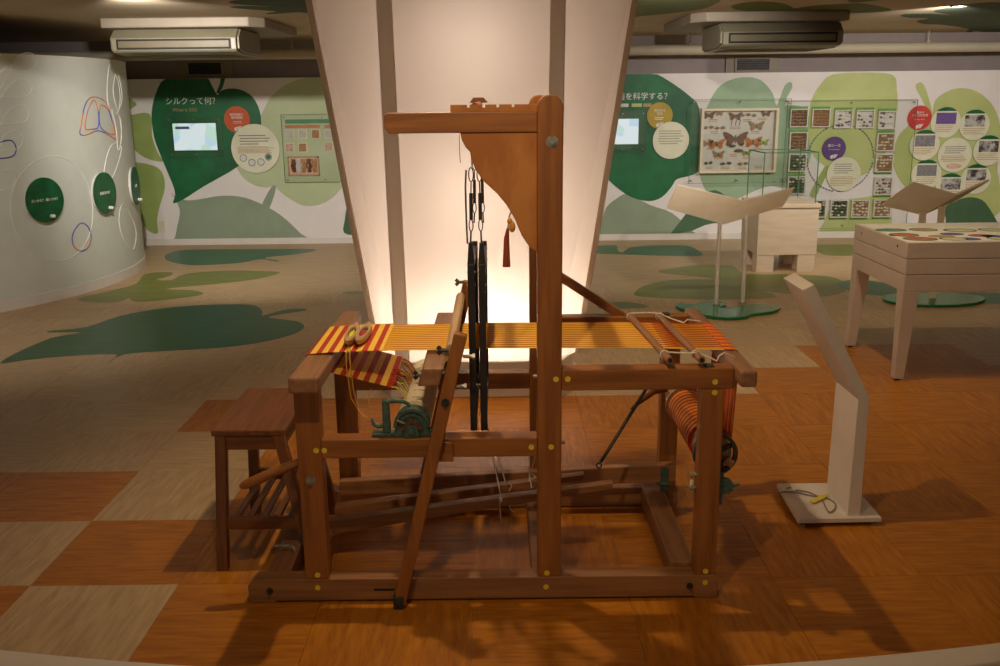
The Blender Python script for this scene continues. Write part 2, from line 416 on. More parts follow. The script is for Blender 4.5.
for i, (x, w) in enumerate(((-2.3, 'left of the white pylon'), (1.2, 'right of the white pylon'))):
    downlight(x, 6.02, P_WALL*(1.9 if i == 0 else 1.1), NEUTRAL, (x, 10.4, 0.6), 88, f'recessed downlight in the ceiling {w}, before the mural', 1.0)
downlight(5.5, 6.4, P_WALL*0.8, NEUTRAL, (5.5, 10.4, 0.6), 105, 'recessed downlight in the ceiling at the far right end of the mural', 0.8)
downlight(2.6, 4.6, P_WALL*0.13, WARM, (2.6, 5.2, 0), 120, 'recessed downlight in the ceiling above the white display table', 0.8)
downlight(-2.5, 4.7, P_WALL*0.62, NEUTRAL, (-3.6, 7.2, 0.8), 112, 'unseen fill downlight added in the raised ceiling for the curved wall', 1.0)  # unseen lamp, added to brighten the curved booth wall

downlight(1.7, 4.9, P_WALL*0.36, WARM, (1.8, 6.2, 0), 120, 'unseen fill downlight added between pylon and display table', 0.9)  # added fill out of view, lifts the floor and book stand behind
# ------------------------------------------------------------------ room shell
WY = 10.5         # face of the mural wall
MZ = 1.80         # its height
TX, TY, T = -1.5876, 2.872, 0.5
mb = MB(); mb.box(-8.5, 7.0, -3.5, 11.0, -0.12, -0.004)
floor = struct('floor', mb, 'floor_far')
# linoleum tiles
def tile_mesh(m):
    mb = MB(); g = 0.0005; a, h = T/2-g, 0.0
    b = a-0.0006
    mb.add([(-a,-a,-0.004),(a,-a,-0.004),(a,a,-0.004),(-a,a,-0.004),(-a,-a,-0.0012),(a,-a,-0.0012),(a,a,-0.0012),(-a,a,-0.0012),(-b,-b,0),(b,-b,0),(b,b,0),(-b,b,0)],
           [(0,1,5,4),(1,2,6,5),(2,3,7,6),(3,0,4,7),(4,5,9,8),(5,6,10,9),(6,7,11,10),(7,4,8,11),(8,9,10,11)])
    me = bpy.data.meshes.new('floor_tile'); me.from_pydata(mb.v, [], mb.f); me.materials.append(MATS[m]); return me
TM = {k: tile_mesh(k) for k in ('floor_cream', 'floor_cream_t', 'floor_orange', 'floor_orange_t')}
def is_orange(i, j):
    if j <= -1: return i >= 1 or i == -1
    if j == 0: return i >= 0
    if j == 1: return i >= 1 or i in (-1, -2)
    if j == 2: return i >= 1
    if j == 3: return i >= 0
    if j == 4: return i >= 6
    if j == 5: return i in (7, 8)
    return False
ntile = 0
for j in range(-3, 10):
    yc = TY+(j+0.5)*T
    for i in range(-8, 16):
        xc = TX+(i+0.5)*T
        if abs(xc) > 0.56*(yc+0.25)+0.75: continue
        k = ('floor_orange' if is_orange(i, j) else 'floor_cream')+('_t' if (i+j) % 2 else '')
        o = put('floor_tile', TM[k], floor); o.location = Vector((xc, yc, 0)); ntile += 1
print('tiles', ntile)
jend = TY+10*T
mb = MB()
mb.box(-8.5, 7.0, jend, 10.9, -0.004, 0.0)
obj('floor_tile_field', mb, 'floor_far', floor)

def floor_leaf(pts, org, sc, m, lay=0):
    P = [at_height(org[0]+x/sc, org[1]+y/sc, 0.0) for x, y in pts]
    P = smooth_poly([(p.x, p.y) for p in P], 3)
    mb = MB(); mb.prism(P, -0.0005, 0.0012+0.0004*lay, 'z'); return obj('leaf_inlay', mb, m, floor)
O1, O2 = (0, 220), (600, 220)
floor_leaf([(0,358),(50,328),(130,295),(205,281),(125,281),(128,277),(215,268),(300,240),(400,222),(500,213),(600,211),(640,215),(656,228),(657,239),(690,230),(725,223),(762,222),(760,227),(700,236),(672,244),(740,253),(760,264),(752,276),(720,290),(640,308),(540,320),(420,327),(330,333),(300,340),(267,357),(290,336),(160,341),(60,351)], O1, 2.5, 'fl_dark')
floor_leaf([(195,197),(270,178),(340,160),(362,135),(428,131),(424,140),(390,149),(430,150),(462,135),(560,127),(640,128),(700,131),(640,148),(540,160),(415,172),(480,176),(510,184),(470,193),(380,203),(332,203),(322,195),(295,205),(230,206)], O1, 2.5, 'fl_olive')
floor_leaf([(412,95),(425,82),(480,74),(640,73),(788,73),(750,84),(662,94),(696,101),(690,104),(650,98),(600,107),(500,113),(440,108)], O1, 2.5, 'fl_teal')
floor_leaf([(855,182),(880,178),(915,180),(912,185),(870,186)], O1, 2.5, 'fl_olive')
floor_leaf([(-30,65),(0,64),(40,64),(44,75),(56,81),(80,68),(160,63),(220,65),(248,78),(248,90),(120,88),(0,84),(-30,80)], O2, 2.5, 'fl_teal')
floor_leaf([(85,187),(110,165),(180,150),(300,147),(145,131),(200,118),(260,112),(330,115),(362,134),(470,136),(560,140),(600,150),(620,172),(570,190),(500,187),(430,180),(402,176),(440,192),(330,198),(200,197),(130,193)], O2, 2.5, 'fl_olive')
floor_leaf([(590,162),(615,152),(660,150),(720,160),(765,175),(745,190),(680,187),(640,180)], O2, 2.5, 'fl_teal', 1)
floor_leaf([(800,196),(880,184),(1000,182),(1040,190),(1040,206),(900,208)], O2, 2.5, 'fl_teal', 2)
floor_leaf([(535,64),(580,62),(630,62),(660,75),(640,88),(560,87)], O2, 2.5, 'fl_olive')
floor_leaf([(0,210),(60,205),(110,212),(112,220),(50,222),(0,222)], O2, 2.5, 'fl_olive')

# walls
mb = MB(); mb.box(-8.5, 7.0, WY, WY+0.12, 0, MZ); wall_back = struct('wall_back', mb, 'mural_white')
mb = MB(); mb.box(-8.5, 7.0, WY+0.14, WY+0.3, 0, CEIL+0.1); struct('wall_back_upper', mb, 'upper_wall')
mb = MB(); mb.box(-8.5, 7.0, WY-0.014, WY, 0.0, 0.07); struct('baseboard_back', mb, 'white_board', bevel=0.003)
mb = MB(); mb.box(-8.6, -8.5, -3.5, 11.0, 0, CEIL_HI+0.1); struct('wall_left', mb, 'plain_wall')
mb = MB(); mb.box(7.0, 7.1, -3.5, 11.0, 0, CEIL_HI+0.1); struct('wall_right', mb, 'plain_wall')
mb = MB(); mb.prism([(-3.5, CEIL_HI), (STEP_Y, CEIL_HI), (STEP_Y, CEIL), (11.0, CEIL), (11.0, CEIL+0.1), (STEP_Y+0.1, CEIL+0.1), (STEP_Y+0.1, CEIL_HI+0.1), (-3.5, CEIL_HI+0.1)], -8.6, 7.1, 'x'); ceiling = struct('ceiling', mb, 'ceiling_paint')

def ceil_leaf(pts, org, sc, m):
    P = [at_height(org[0]+x/sc, org[1]+y/sc, CEIL) for x, y in pts]
    P = smooth_poly([(p.x, p.y) for p in P], 3)
    mb = MB(); mb.prism(P, CEIL-0.0012, CEIL+0.001, 'z'); obj('leaf_print', mb, m, ceiling)
ceil_leaf([(240,15),(300,0),(420,-14),(800,-20),(850,40),(800,85),(680,76),(560,85),(490,88),(482,81),(540,71),(430,62),(300,52),(247,42),(350,37),(480,42),(480,39),(330,28)], (190, 0), 6.25, 'cl_dark')
ceil_leaf([(300,-40),(1000,-30),(1000,5),(985,18),(900,55),(800,75),(600,100),(450,112),(330,115)], (580, 0), 7.14, 'cl_olive')
ceil_leaf([(215,35),(240,22),(310,10),(400,8),(500,20),(545,42),(556,42),(640,30),(760,22),(900,18),(1000,34),(1060,50),(1000,62),(850,68),(700,68),(530,66),(400,62),(300,58),(240,48)], (690, 0), 5.26, 'cl_olive')
ceil_leaf([(340,105),(370,92),(520,89),(680,99),(560,76),(640,52),(720,40),(890,18),(1060,30),(1100,140),(1060,240),(1000,235),(900,215),(825,204),(815,217),(772,213),(790,192),(620,165),(500,160),(442,140),(525,122),(400,118)], (850, 0), 6.667, 'cl_dark')
ceil_leaf([(0,-20),(120,-16),(240,-6),(120,8),(0,16)], (850, 0), 6.667, 'cl_olive')

# mural: vinyl leaves on the wall
def Wp(u, v): p = at_depth(u, v, WY); return (p.x, p.z)
def wall_leaf(pts, org, sc, m, lay, sm=3, clip=True):
    P = [Wp(org[0]+x/sc, org[1]+y/sc) for x, y in pts]
    P = smooth_poly(P, sm) if sm > 1 else P
    P = [(x, min(max(z, 0.07), MZ-0.001)) for x, z in P]
    mb = MB(); mb.prism(P, WY-0.0012-0.0011*lay, WY+0.001, 'y'); return obj('leaf_graphic', mb, m, wall_back)
A, sA = (130, 60), 3.505
wall_leaf([(455,200),(490,135),(540,90),(600,65),(670,50),(700,100),(740,160),(790,260),(790,380),(740,450),(700,490),(650,510),(600,508),(550,480),(520,455),(506,441),(480,447),(440,440),(400,415),(370,370),(365,330),(400,260)], A, sA, 'leaf_light', 1)
wall_leaf([(498,442),(512,444),(500,490),(485,525),(470,536),(458,526),(470,490)], A, sA, 'leaf_grey', 3, 2)
wall_leaf([(165,660),(163,600),(175,540),(168,505),(145,465),(160,480),(200,492),(250,487),(310,477),(380,478),(450,500),(530,545),(600,610),(640,655),(500,662),(300,662)], A, sA, 'leaf_grey', 2)
wall_leaf([(125,62),(90,120),(76,190),(85,270),(110,340),(135,400),(155,450),(158,478),(152,502),(190,487),(260,442),(380,372),(430,310),(458,240),(455,180),(430,130),(390,105),(350,100),(320,108),(306,122),(285,85),(268,62),(200,55)], A, sA, 'leaf_dark', 3)
wall_leaf([(303,115),(312,118),(325,95),(334,62),(318,60),(315,85)], A, sA, 'leaf_dark', 4, 1)
wall_leaf([(-20,195),(10,192),(50,185),(75,200),(78,270),(100,330),(118,355),(80,352),(40,335),(5,305),(-20,280)], A, sA, 'leaf_olive', 1)
wall_leaf([(-20,125),(5,138),(23,155),(5,170),(-20,180)], A, sA, 'leaf_olive', 1)
wall_leaf([(-10,370),(80,370),(115,400),(122,450),(105,510),(95,560),(97,608),(60,595),(38,560),(-10,520)], A, sA, 'leaf_olive', 2)
wall_leaf([(750,605),(753,560),(765,500),(800,480),(830,560),(800,610)], A, sA, 'leaf_deep', 2)
C0 = (0, 0)
wall_leaf([(590,72),(620,66),(651,72),(669,81),(689.6,96),(699,108),(700,140),(699,168),(692,175),(677,179),(672,186),(662,197),(649,201),(631,197),(615,186),(604,175),(590,160)], C0, 1, 'leaf_dark', 3)
wall_leaf([(590,242),(600,225),(606,208),(616,199),(628,194),(650,205),(672,213),(690,230),(699,243),(650,245)], C0, 1, 'leaf_grey', 2)
wall_leaf([(669,240),(685,215),(700,198),(715,190),(730,200),(742,215),(725,222),(705,225)], C0, 1, 'leaf_deep', 3)
wall_leaf([(700,150),(703,120),(707,107),(717,89),(730,80),(748,77),(762,81),(773,94),(777,106),(790,105),(805,109),(812,130),(810,160),(798,180),(785,188),(770,186),(752,192),(735,199),(712,196),(703,185),(699,170)], C0, 1, 'leaf_pale', 1)
wall_leaf([(776,110),(780,98),(785,85),(791,82),(792,88),(787,97),(783,109)], C0, 1, 'leaf_pale', 2, 2)
Bo, sB = (780, 70), 4.164
wall_leaf([(118,250),(122,180),(132,120),(165,65),(215,20),(340,10),(468,20),(486,80),(490,150),(480,230),(455,300),(430,360),(395,400),(340,440),(270,430),(200,407),(150,370),(125,320)], Bo, sB, 'leaf_lime', 2)
wall_leaf([(186,402),(206,408),(172,480),(147,530),(125,526),(130,500)], Bo, sB, 'leaf_olive', 3, 2)
wall_leaf([(140,740),(180,640),(200,590),(260,545),(350,530),(455,520),(462,560),(466,640),(475,740),(300,760)], Bo, sB, 'leaf_lime', 2)
wall_leaf([(630,185),(645,130),(690,92),(750,75),(820,90),(880,140),(912,210),(918,300),(905,420),(930,560),(860,620),(700,600),(560,520),(500,460),(472,400),(470,350),(490,280),(530,235),(580,205)], Bo, sB, 'leaf_lime', 2)
wall_leaf([(565,62),(583,50),(600,65),(618,115),(634,180),(616,176),(590,120),(570,85)], Bo, sB, 'leaf_lime', 3, 2)
wall_leaf([(640,720),(690,640),(682,580),(720,550),(780,530),(840,540),(880,590),(910,650),(930,740),(780,760)], Bo, sB, 'leaf_deep', 3)
wall_leaf([(940,200),(980,120),(1040,100),(1080,200),(1060,380),(990,480),(945,400)], Bo, sB, 'leaf_pale', 1)

# curved booth wall on the left
BC, BR, BH = Vector((-5.851, 8.544, 0)), 2.451, 1.92
def booth(a, r=BR, z=0): return Vector((BC.x+r*math.cos(a), BC.y+r*math.sin(a), z))
mb = MB(); N = 72; a0, a1 = -PI*0.62, PI*0.45
vs = []; fs = []
for i in range(N+1):
    a = a0+(a1-a0)*i/N
    vs += [booth(a, BR, 0), booth(a, BR, BH), booth(a, BR-0.06, BH), booth(a, BR-0.06, 0)]
for i in range(N):
    for k in range(4): fs.append((4*i+k, 4*i+(k+1) % 4, 4*i+4+(k+1) % 4, 4*i+4+k))
fs += [(0, 1, 2, 3), (4*N+3, 4*N+2, 4*N+1, 4*N)]
mb.add(vs, fs); booth_wall = struct('wall_booth', mb, 'booth_wall', smooth=True)
def arc_strip(name, z0, z1, t, m):
    mb = MB(); vs = []; fs = []
    for i in range(N+1):
        a = a0+(a1-a0)*i/N
        vs += [booth(a, BR-0.002, z0), booth(a, BR+t, z0), booth(a, BR+t, z1), booth(a, BR-0.002, z1)]
    for i in range(N):
        for k in range(4): fs.append((4*i+k, 4*i+(k+1) % 4, 4*i+4+(k+1) % 4, 4*i+4+k))
    fs += [(0, 1, 2, 3), (4*N+3, 4*N+2, 4*N+1, 4*N)]
    mb.add(vs, fs); return struct(name, mb, m, smooth=True)
arc_strip('baseboard_booth', 0.0, 0.085, 0.008, 'white_board')
arc_strip('trim_1', BH-0.004, BH+0.012, 0.004, 'white_board')
def on_booth(u, v):
    d = _ray(u, v); o = Vector((0, 0)); dx, dy = d.x, d.y
    ex, ey = -BC.x, -BC.y
    A_ = dx*dx+dy*dy; B_ = 2*(dx*ex+dy*ey); C_ = ex*ex+ey*ey-BR*BR
    disc = B_*B_-4*A_*C_
    t = (-B_-math.sqrt(max(disc, 0)))/(2*A_)
    return math.atan2(dy*t-BC.y, dx*t-BC.x), CAM_H+d.z*t
def booth_line(pts, m, r=0.0045, closed=True, name='line_drawing'):
    """pts in (angle, z) on the cylinder"""
    P = [booth(a, BR+0.0005, z) for a, z in pts]
    mb = MB(); mb.tube(P, r, 5, closed); obj(name, mb, m, booth_wall)
def bz(px, closed=True, sub=5):
    P = [on_booth(*p) for p in px]
    return smooth_poly(P, sub) if closed else P
ca, cz = on_booth(57, 209)
booth_line([(ca+0.42/BR*math.cos(k*PI/24), cz+0.42*math.sin(k*PI/24)) for k in range(48)], 'line_white')
booth_line(bz([(93,97),(85,105),(81,125),(80,134),(86,135),(93,132),(100,131),(110,136),(116,139),(113,125),(106,103)]), 'line_rainbow', 0.005)
booth_line(bz([(94,100),(88,110),(85,128),(92,129),(98,127),(98,112)]), 'line_rainbow', 0.005)
booth_line(bz([(101,105),(99,116),(101,128),(110,134),(114,132),(109,112)]), 'line_rainbow', 0.005)
booth_line(bz([(81,223),(74,231),(72,240),(75,248),(82,251),(89,246),(91,236),(88,227)]), 'line_rainbow', 0.005)
booth_line(bz([(-6,146),(4,141),(12,141),(16,148),(14,155),(6,158),(-4,157)]), 'line_blue', 0.005)
for dy, dx in ((0, 0), (28, -5), (56, -8), (84, -14), (126, -22)):
    booth_line(bz([(-14,88+dy*1.0),(2+dx*.3,70+dy*0.98),(18+dx,56+dy*0.95),(30+dx,53+dy*0.93),(37+dx,60+dy*0.93),(33+dx,69+dy*0.94),(20+dx,71+dy*0.95),(4+dx,70+dy)]), 'line_white', 0.005)
booth_line([on_booth(*p) for p in ((20,54),(12,66),(4,82),(-8,100))], 'line_white', 0.005, False)
for q in ([(110,65),(107,90),(110,112),(117,114),(120,100),(118,82)], [(112,145),(106,160),(104,180),(112,178),(119,160),(121,146)], [(117,72),(113,90),(118,110),(122,96)], [(122,205),(119,222),(124,240),(133,250),(136,232),(130,214)], [(112,110),(116,128),(118,150),(121,140),(120,118)]):
    booth_line(bz(q), 'line_white', 0.005)
# three green quiz discs standing off the booth wall
def booth_disc(u, v, rad, txt, tsz, label, ha):
    a, z = on_booth(u, v); n = Vector((math.cos(a), math.sin(a), 0)); c = booth(a, BR, z)
    tg = Vector((-math.sin(a), math.cos(a), 0))
    t = thing('quiz_disc', tuple(c), label, 'sign', 'green quiz discs on the curved wall')
    mb = MB(); mb.cyl(c+n*0.001, c+n*0.022, rad*0.98, 40); obj('backing', mb, 'white_board', t)
    mb = MB(); mb.cyl(c+n*0.022, c+n*0.032, rad, 48); obj('face', mb, 'disc_green', t)
    # readable from outside: x -> tg (pointing right for a viewer outside), y -> up
    M = Matrix(((tg.x, 0, n.x, 0), (tg.y, 0, n.y, 0), (0, 1, 0, 0), (0, 0, 0, 1)))
    M.translation = c+n*0.0332
    text('lettering', txt, tsz, M, 'print_white', t)
    k = c+n*0.032+Vector((0, 0, -rad*0.74))+tg*rad*0.22
    mb = MB(); mb.cyl(k, k+n*0.014, 0.016, 14, 0.012); mb.ell(k+n*0.02, 0.020, 0.020, 0.016); obj('knob', mb, 'print_white', t, smooth=True)
booth_disc(42.5, 200, 0.178, '太いかな？ 細いかな？', 0.026, 'round green quiz disc facing front, nearest on the curved wall', 0)
booth_disc(102, 193, 0.178, '何頭分かな？', 0.030, 'green quiz disc seen at an angle, middle of three on curved wall', 0)
booth_disc(132.5, 186, 0.178, '太さは？', 0.030, 'green quiz disc seen nearly edge-on at the right end of the curved wall', 0)

# white kerb that closes off the exhibit at the front
mb = MB(); vs = []; fs = []; R_ = 8.0; cy = 2.318+R_; n = 40
for i in range(n+1):
    a = -PI/2+(i/n-0.5)*0.62
    for r, z in ((R_, 0.0), (R_, 0.02), (R_+0.09, 0.02), (R_+0.09, 0.0)):
        vs.append((0.05+r*math.cos(a), cy+r*math.sin(a), z))
for i in range(n):
    for k in range(4): fs.append((4*i+k, 4*i+(k+1) % 4, 4*i+4+(k+1) % 4, 4*i+4+k))
fs += [(0, 1, 2, 3), (4*n+3, 4*n+2, 4*n+1, 4*n)]
mb.add(vs, fs); tag(obj('barrier_kerb', mb, 'white_paint', bevel=0.006, smooth=True), 'low curved white kerb along the floor edge in front of the loom', 'kerb')

# wall outlet
c = at_depth(162, 226, WY)
t = thing('wall_outlet', (c.x, WY, c.z-0.06), 'small cream outlet plate low on the mural beside olive leaf', 'outlet')
mb = MB(); mb.box(c.x-0.035, c.x+0.035, WY-0.009, WY-0.002, c.z-0.058, c.z+0.058); obj('plate', mb, 'beige_panel', t, 0.002)
mb = MB(); mb.box(c.x-0.015, c.x+0.015, WY-0.011, WY-0.009, c.z-0.03, c.z+0.03); obj('socket', mb, 'white_board', t)

# ------------------------------------------------------------------ ceiling services
def ac_unit(xa, xb, yf, left_side, label):
    t = thing('air_conditioner', ((xa+xb)/2, yf+0.6, CEIL), label, 'air conditioner')
    w0, w1 = (xa-0.05, xb+0.22) if left_side else (xa-0.25, xb+0.03)
    # mounting collar
    pr = [(w0, yf+0.05), (w1-0.1 if left_side else w1, yf+0.05), (w1, yf+0.18), (w1, yf+1.30), (w0, yf+1.30)] if left_side else [(w0+0.1, yf+0.05), (w1, yf+0.05), (w1, yf+1.30), (w0, yf+1.30), (w0, yf+0.18)]
    mb = MB(); mb.prism([(a_, b_-0.10) if b_ < yf+0.5 else (a_, b_) for a_, b_ in pr], CEIL-0.075, CEIL-0.0005, 'z'); obj('mounting_collar', mb, 'ac_mount', t, 0.01)
    # body: profile in (y,z)
    zt, zb = CEIL-0.075, CEIL-0.272
    prof = [(yf+0.10, zt), (yf+0.02, zt-0.06), (yf, zt-0.075), (yf, zt-0.165), (yf+0.02, zt-0.18), (yf+0.16, zb), (yf+0.72, zb), (yf+0.74, zt)]
    mb = MB(); mb.prism(prof, xa, xb, 'x'); obj('body', mb, 'ac_plastic', t, 0.006)
    for x, s in ((xa, -1), (xb, 1)):
        mb = MB(); pp = [(yf+0.11, zt-0.005), (yf+0.03, zt-0.07), (yf+0.03, zt-0.16), (yf+0.16, zb+0.012), (yf+0.70, zb+0.012), (yf+0.72, zt-0.005)]
        mb.prism(pp, x, x+s*0.018, 'x'); obj('side_cover', mb, 'ac_plastic', t, 0.006)
    fr = MB(); fr.box(xa+0.04, xb-0.04, yf-0.004, yf, zt-0.160, zt-0.082); g = obj('outlet_slot', fr, 'black_hole', t)
    for k in range(1):
        mb = MB(); mb.bar((xa+0.055, yf-0.006, zt-0.121), (xb-0.055, yf-0.006, zt-0.121), 0.006, 0.050); obj('louver', mb, 'ac_louver', g, 0.002)
    mb = MB(); mb.prism([(xa+0.06, yf+0.2), (xb-0.06, yf+0.2), (xb-0.06, yf+0.66), (xa+0.06, yf+0.66)], zb-0.004, zb, 'z'); gr = obj('intake_grille', mb, 'ac_plastic', t)
    mb = MB()
    for k in range(18):
        y = yf+0.22+k*0.024; mb.box(xa+0.08, xb-0.08, y, y+0.008, zb-0.007, zb-0.004)
    stuff(obj('grille_bars', mb, 'ac_mount', gr))
    return t
p0 = at_depth(110, 32, 7.7); p1 = at_depth(235, 30, 7.7)
ac_unit(p0.x, p1.x, 7.7, True, 'beige ceiling air conditioner above the left mural beside curved wall')
p0 = at_depth(724, 28, 7.7); p1 = at_depth(843, 30, 7.7)
ac_unit(p0.x, p1.x, 7.7, False, 'beige ceiling air conditioner above the insect case on the right')
mb = MB(); mb.cyl((-8.4, 10.2, 2.03), (6.9, 10.2, 2.03), 0.052, 20)
t = thing('service_pipe', (0, 10.2, 2.03), 'long white round pipe running under the ceiling above the mural', 'pipe')
obj('pipe_run', mb, 'pipe_white', t, smooth=True)
for u in (292, 690, 928):
    x = at_depth(u, 45, 10.2).x
    mb = MB(); mb.cyl((x, 10.2, 2.08), (x, 10.2, CEIL-0.0005), 0.006, 8); mb.cyl((x, 10.2, 2.078), (x, 10.2, 2.10), 0.018, 10); obj('hanger_rod', mb, 'pipe_white', t)
for (u0, u1, v0, v1, lab) in ((177, 234, 60, 78, 'left'), (726, 779, 56, 74, 'right')):
    a = at_depth(u0, v0, WY+0.13); b = at_depth(u1, v1, WY+0.13); c = (a+b)/2
    side = 'left' if lab == 'left' else 'right'
    t = thing('exhaust_vent', (c.x, WY+0.13, b.z), f'dark rectangular vent with pale surround under the {side} air conditioner', 'vent')
    mb = MB(); mb.box(a.x, b.x, WY+0.115, WY+0.139, MZ, CEIL-0.11); obj('surround', mb, 'ac_mount', t)
    w = 0.20
    mb = MB(); mb.box(c.x-w, c.x+w, WY+0.10, WY+0.115, c.z-0.075, c.z+0.085); obj('frame', mb, 'ac_mount', t, 0.004)
    mb = MB(); mb.box(c.x-w+0.025, c.x+w-0.025, WY+0.096, WY+0.10, c.z-0.055, c.z+0.062); g = obj('opening', mb, 'black_hole', t)
    for k in range(5):
        z = c.z-0.045+k*0.023; mb = MB(); mb.bar((c.x-w+0.03, WY+0.094, z), (c.x+w-0.03, WY+0.094, z), 0.003, 0.006); obj('blade', mb, 'dark_metal', g)

# ------------------------------------------------------------------ things on the mural wall
def WM(x, z, d):   # text/print transform on the wall, d = stand-off
    return Matrix(((1, 0, 0, x), (0, 0, -1, WY-d), (0, 1, 0, z), (0, 0, 0, 1)))
def wbox(mb, x0, x1, z0, z1, d0, d1): return mb.box(x0, x1, WY-d1, WY-d0, z0, z1)
PX = (WY*1.03)/FOC       # metres per picture unit on the wall
def wdisc(mb, x, z, r, d0, d1, seg=40): return mb.cyl((x, WY-d0, z), (x, WY-d1, z), r, seg)

x, z = Wp(192.5, 101.5)
t = tag(text('wall_title', 'シルクって何？', 0.084, WM(x, z, 0.0052), 'print_white'), 'white lettering on the dark green leaf above left video screen', 'lettering')
x, z = Wp(185, 110)
tag(text('wall_subtitle', 'What is Silk?', 0.052, WM(x, z, 0.0052), 'print_tan'), 'small English subtitle under the white title above the left screen', 'lettering')
x, z = Wp(671.5, 96.5)
tag(text('wall_title', 'と繭を科学する？', 0.084, WM(x, z, 0.0052), 'print_white', align='RIGHT'), 'white lettering on the dark green leaf right of the pylon', 'lettering')
x, z = Wp(651, 105)
t = thing('wall_subtitle', (x-0.25, WY, z-0.02), 'row of small coloured subtitle words above the screen right of pylon', 'lettering')
for k, (w, m) in enumerate(((0.05, 'print_rust'), (0.09, 'swatch_white'), (0.11, 'leaf_lime'), (0.09, 'print_tan'))):
    xx = x-0.46+k*0.125; mb = MB(); wbox(mb, xx, xx+w, z-0.018, z+0.018, 0.0046, 0.0054); obj('word', mb, m, t)

def cover(u0, v0, u1, v1, label, stand=0.02):
    x0, z1 = Wp(u0, v0); x1, z0 = Wp(u1, v1)
    t = thing('acrylic_cover', ((x0+x1)/2, WY, z0), label, 'cover', 'clear acrylic covers on the mural')
    mb = MB(); wbox(mb, x0, x1, z0, z1, stand, stand+0.004); obj('sheet', mb, 'clear_glass', t)
    e = 0.0035
    for a in ((x0, x1, z1-e, z1), (x0, x1, z0, z0+e), (x0, x0+e, z0+e, z1-e), (x1-e, x1, z0+e, z1-e)):
        mb = MB(); wbox(mb, *a, stand-0.001, stand+0.005); obj('edge', mb, 'leaf_deep', t)
    for px in (x0+0.03, (x0+x1)/2, x1-0.03):
        for pz in (z0+0.03, z1-0.03):
            mb = MB(); wdisc(mb, px, pz, 0.007, 0.0058, stand+0.007, 10); obj('standoff_pin', mb, 'steel', t)
def screen(u0, v0, u1, v1, label):
    x0, z1 = Wp(u0, v0); x1, z0 = Wp(u1, v1)
    t = thing('video_screen', ((x0+x1)/2, WY, z0), label, 'screen')
    mb = MB(); wbox(mb, x0, x1, z0, z1, 0.0, 0.010); obj('display', mb, 'screen', t)
    e = 0.012
    for a in ((x0-e, x1+e, z1, z1+e), (x0-e, x1+e, z0-e, z0), (x0-e, x0, z0, z1), (x1, x1+e, z0, z1)):
        mb = MB(); wbox(mb, *a, 0.0, 0.013); obj('bezel', mb, 'disc_green', t)
    return t
t = screen(172.5, 123.5, 218, 150, 'lit screen with pale blue and green shapes on left leaf')
x, z = Wp(182.5, 127.8); mb = MB(); wbox(mb, x-0.075, x+0.075, z-0.014, z+0.014, 0.010, 0.0112); obj('title_bar', mb, 'print_blue', t)
cover(166, 117, 225, 157, 'clear acrylic sheet over the left video screen', 0.016)
screen(606, 119, 638, 144, 'lit screen partly hidden behind the pylon edge')
cover(600, 111, 645, 151.5, 'clear acrylic sheet over the screen right of the pylon', 0.016)

def strokes(mb, x, z, w, n, gap, h, d, seed):
    r = random.Random(seed)
    for k in range(n):
        a = x-w/2+r.uniform(0, 0.06)*w; b = x+w/2-r.uniform(0, 0.2 if k < n-1 else 0.5)*w
        wbox(mb, a, b, z-k*gap-h/2, z-k*gap+h/2, d, d+0.0006)
def round_panel(u, v, rpx, m, label, name='info_disc', group='round text discs on the mural', d=0.012, th=0.006, body=True):
    x, z = Wp(u, v); r = rpx*PX
    t = thing(name, (x, WY, z-r), label, 'sign', group)
    mb = MB(); wdisc(mb, x, z, r, d, d+th); obj('face', mb, m, t)
    mb = MB(); wdisc(mb, x, z, r*0.4, 0.0, d, 16); obj('spacer', mb, 'white_board', t)
    return t, x, z, r
# left group
t, x, z, r = round_panel(237.5, 119.5, 12.3, 'disc_red', 'orange-red round title disc overlapping the dark green leaf')
text('lettering', '植物繊維と\n動物繊維', 0.031, WM(x, z+0.035, 0.0192), 'print_white', t)
text('small_lettering', 'Vegetable Fiber\nand Animal Fiber', 0.015, WM(x, z-0.028, 0.0192), 'print_white', t)
mb = MB(); mb.prism([(x-0.04, z-0.09), (x-0.005, z-0.075), (x, z-0.11), (x-0.03, z-0.125)], WY-0.0192, WY-0.0185); mb.prism([(x+0.0, z-0.075), (x+0.045, z-0.07), (x+0.03, z-0.10), (x+0.005, z-0.12)], WY-0.0192, WY-0.0185); obj('emblem', mb, 'swatch_white', t)
t, x, z, r = round_panel(256, 148.5, 23, 'disc_cream', 'cream round text disc with four tiny pictures beside light green leaf', d=0.02)
mb = MB(); strokes(mb, x, z+0.14, r*1.35, 4, 0.03, 0.009, 0.026, 1); obj('text_lines', mb, 'print_grey', t)
mb = MB(); strokes(mb, x, z+0.02, r*1.6, 6, 0.013, 0.006, 0.026, 2); obj('text_lines', mb, 'print_tan', t)
for k, (dx, dz, m) in enumerate(((-0.14, -0.10, 'print_blue'), (-0.05, -0.15, 'print_blue'), (0.05, -0.145, 'print_blue'), (0.135, -0.09, 'leaf_deep'))):
    mb = MB(); mb.tube([(x+dx+0.036*math.cos(i*PI/10), WY-0.0265, z+dz+0.036*math.sin(i*PI/10)) for i in range(20)], 0.004, 5, True); p = obj('picture_ring', mb, 'print_blue', t)
    mb = MB(); wdisc(mb, x+dx, z+dz, 0.028, 0.026, 0.0265, 16); obj('picture', mb, 'leaf_deep' if k == 3 else 'swatch_white', p)
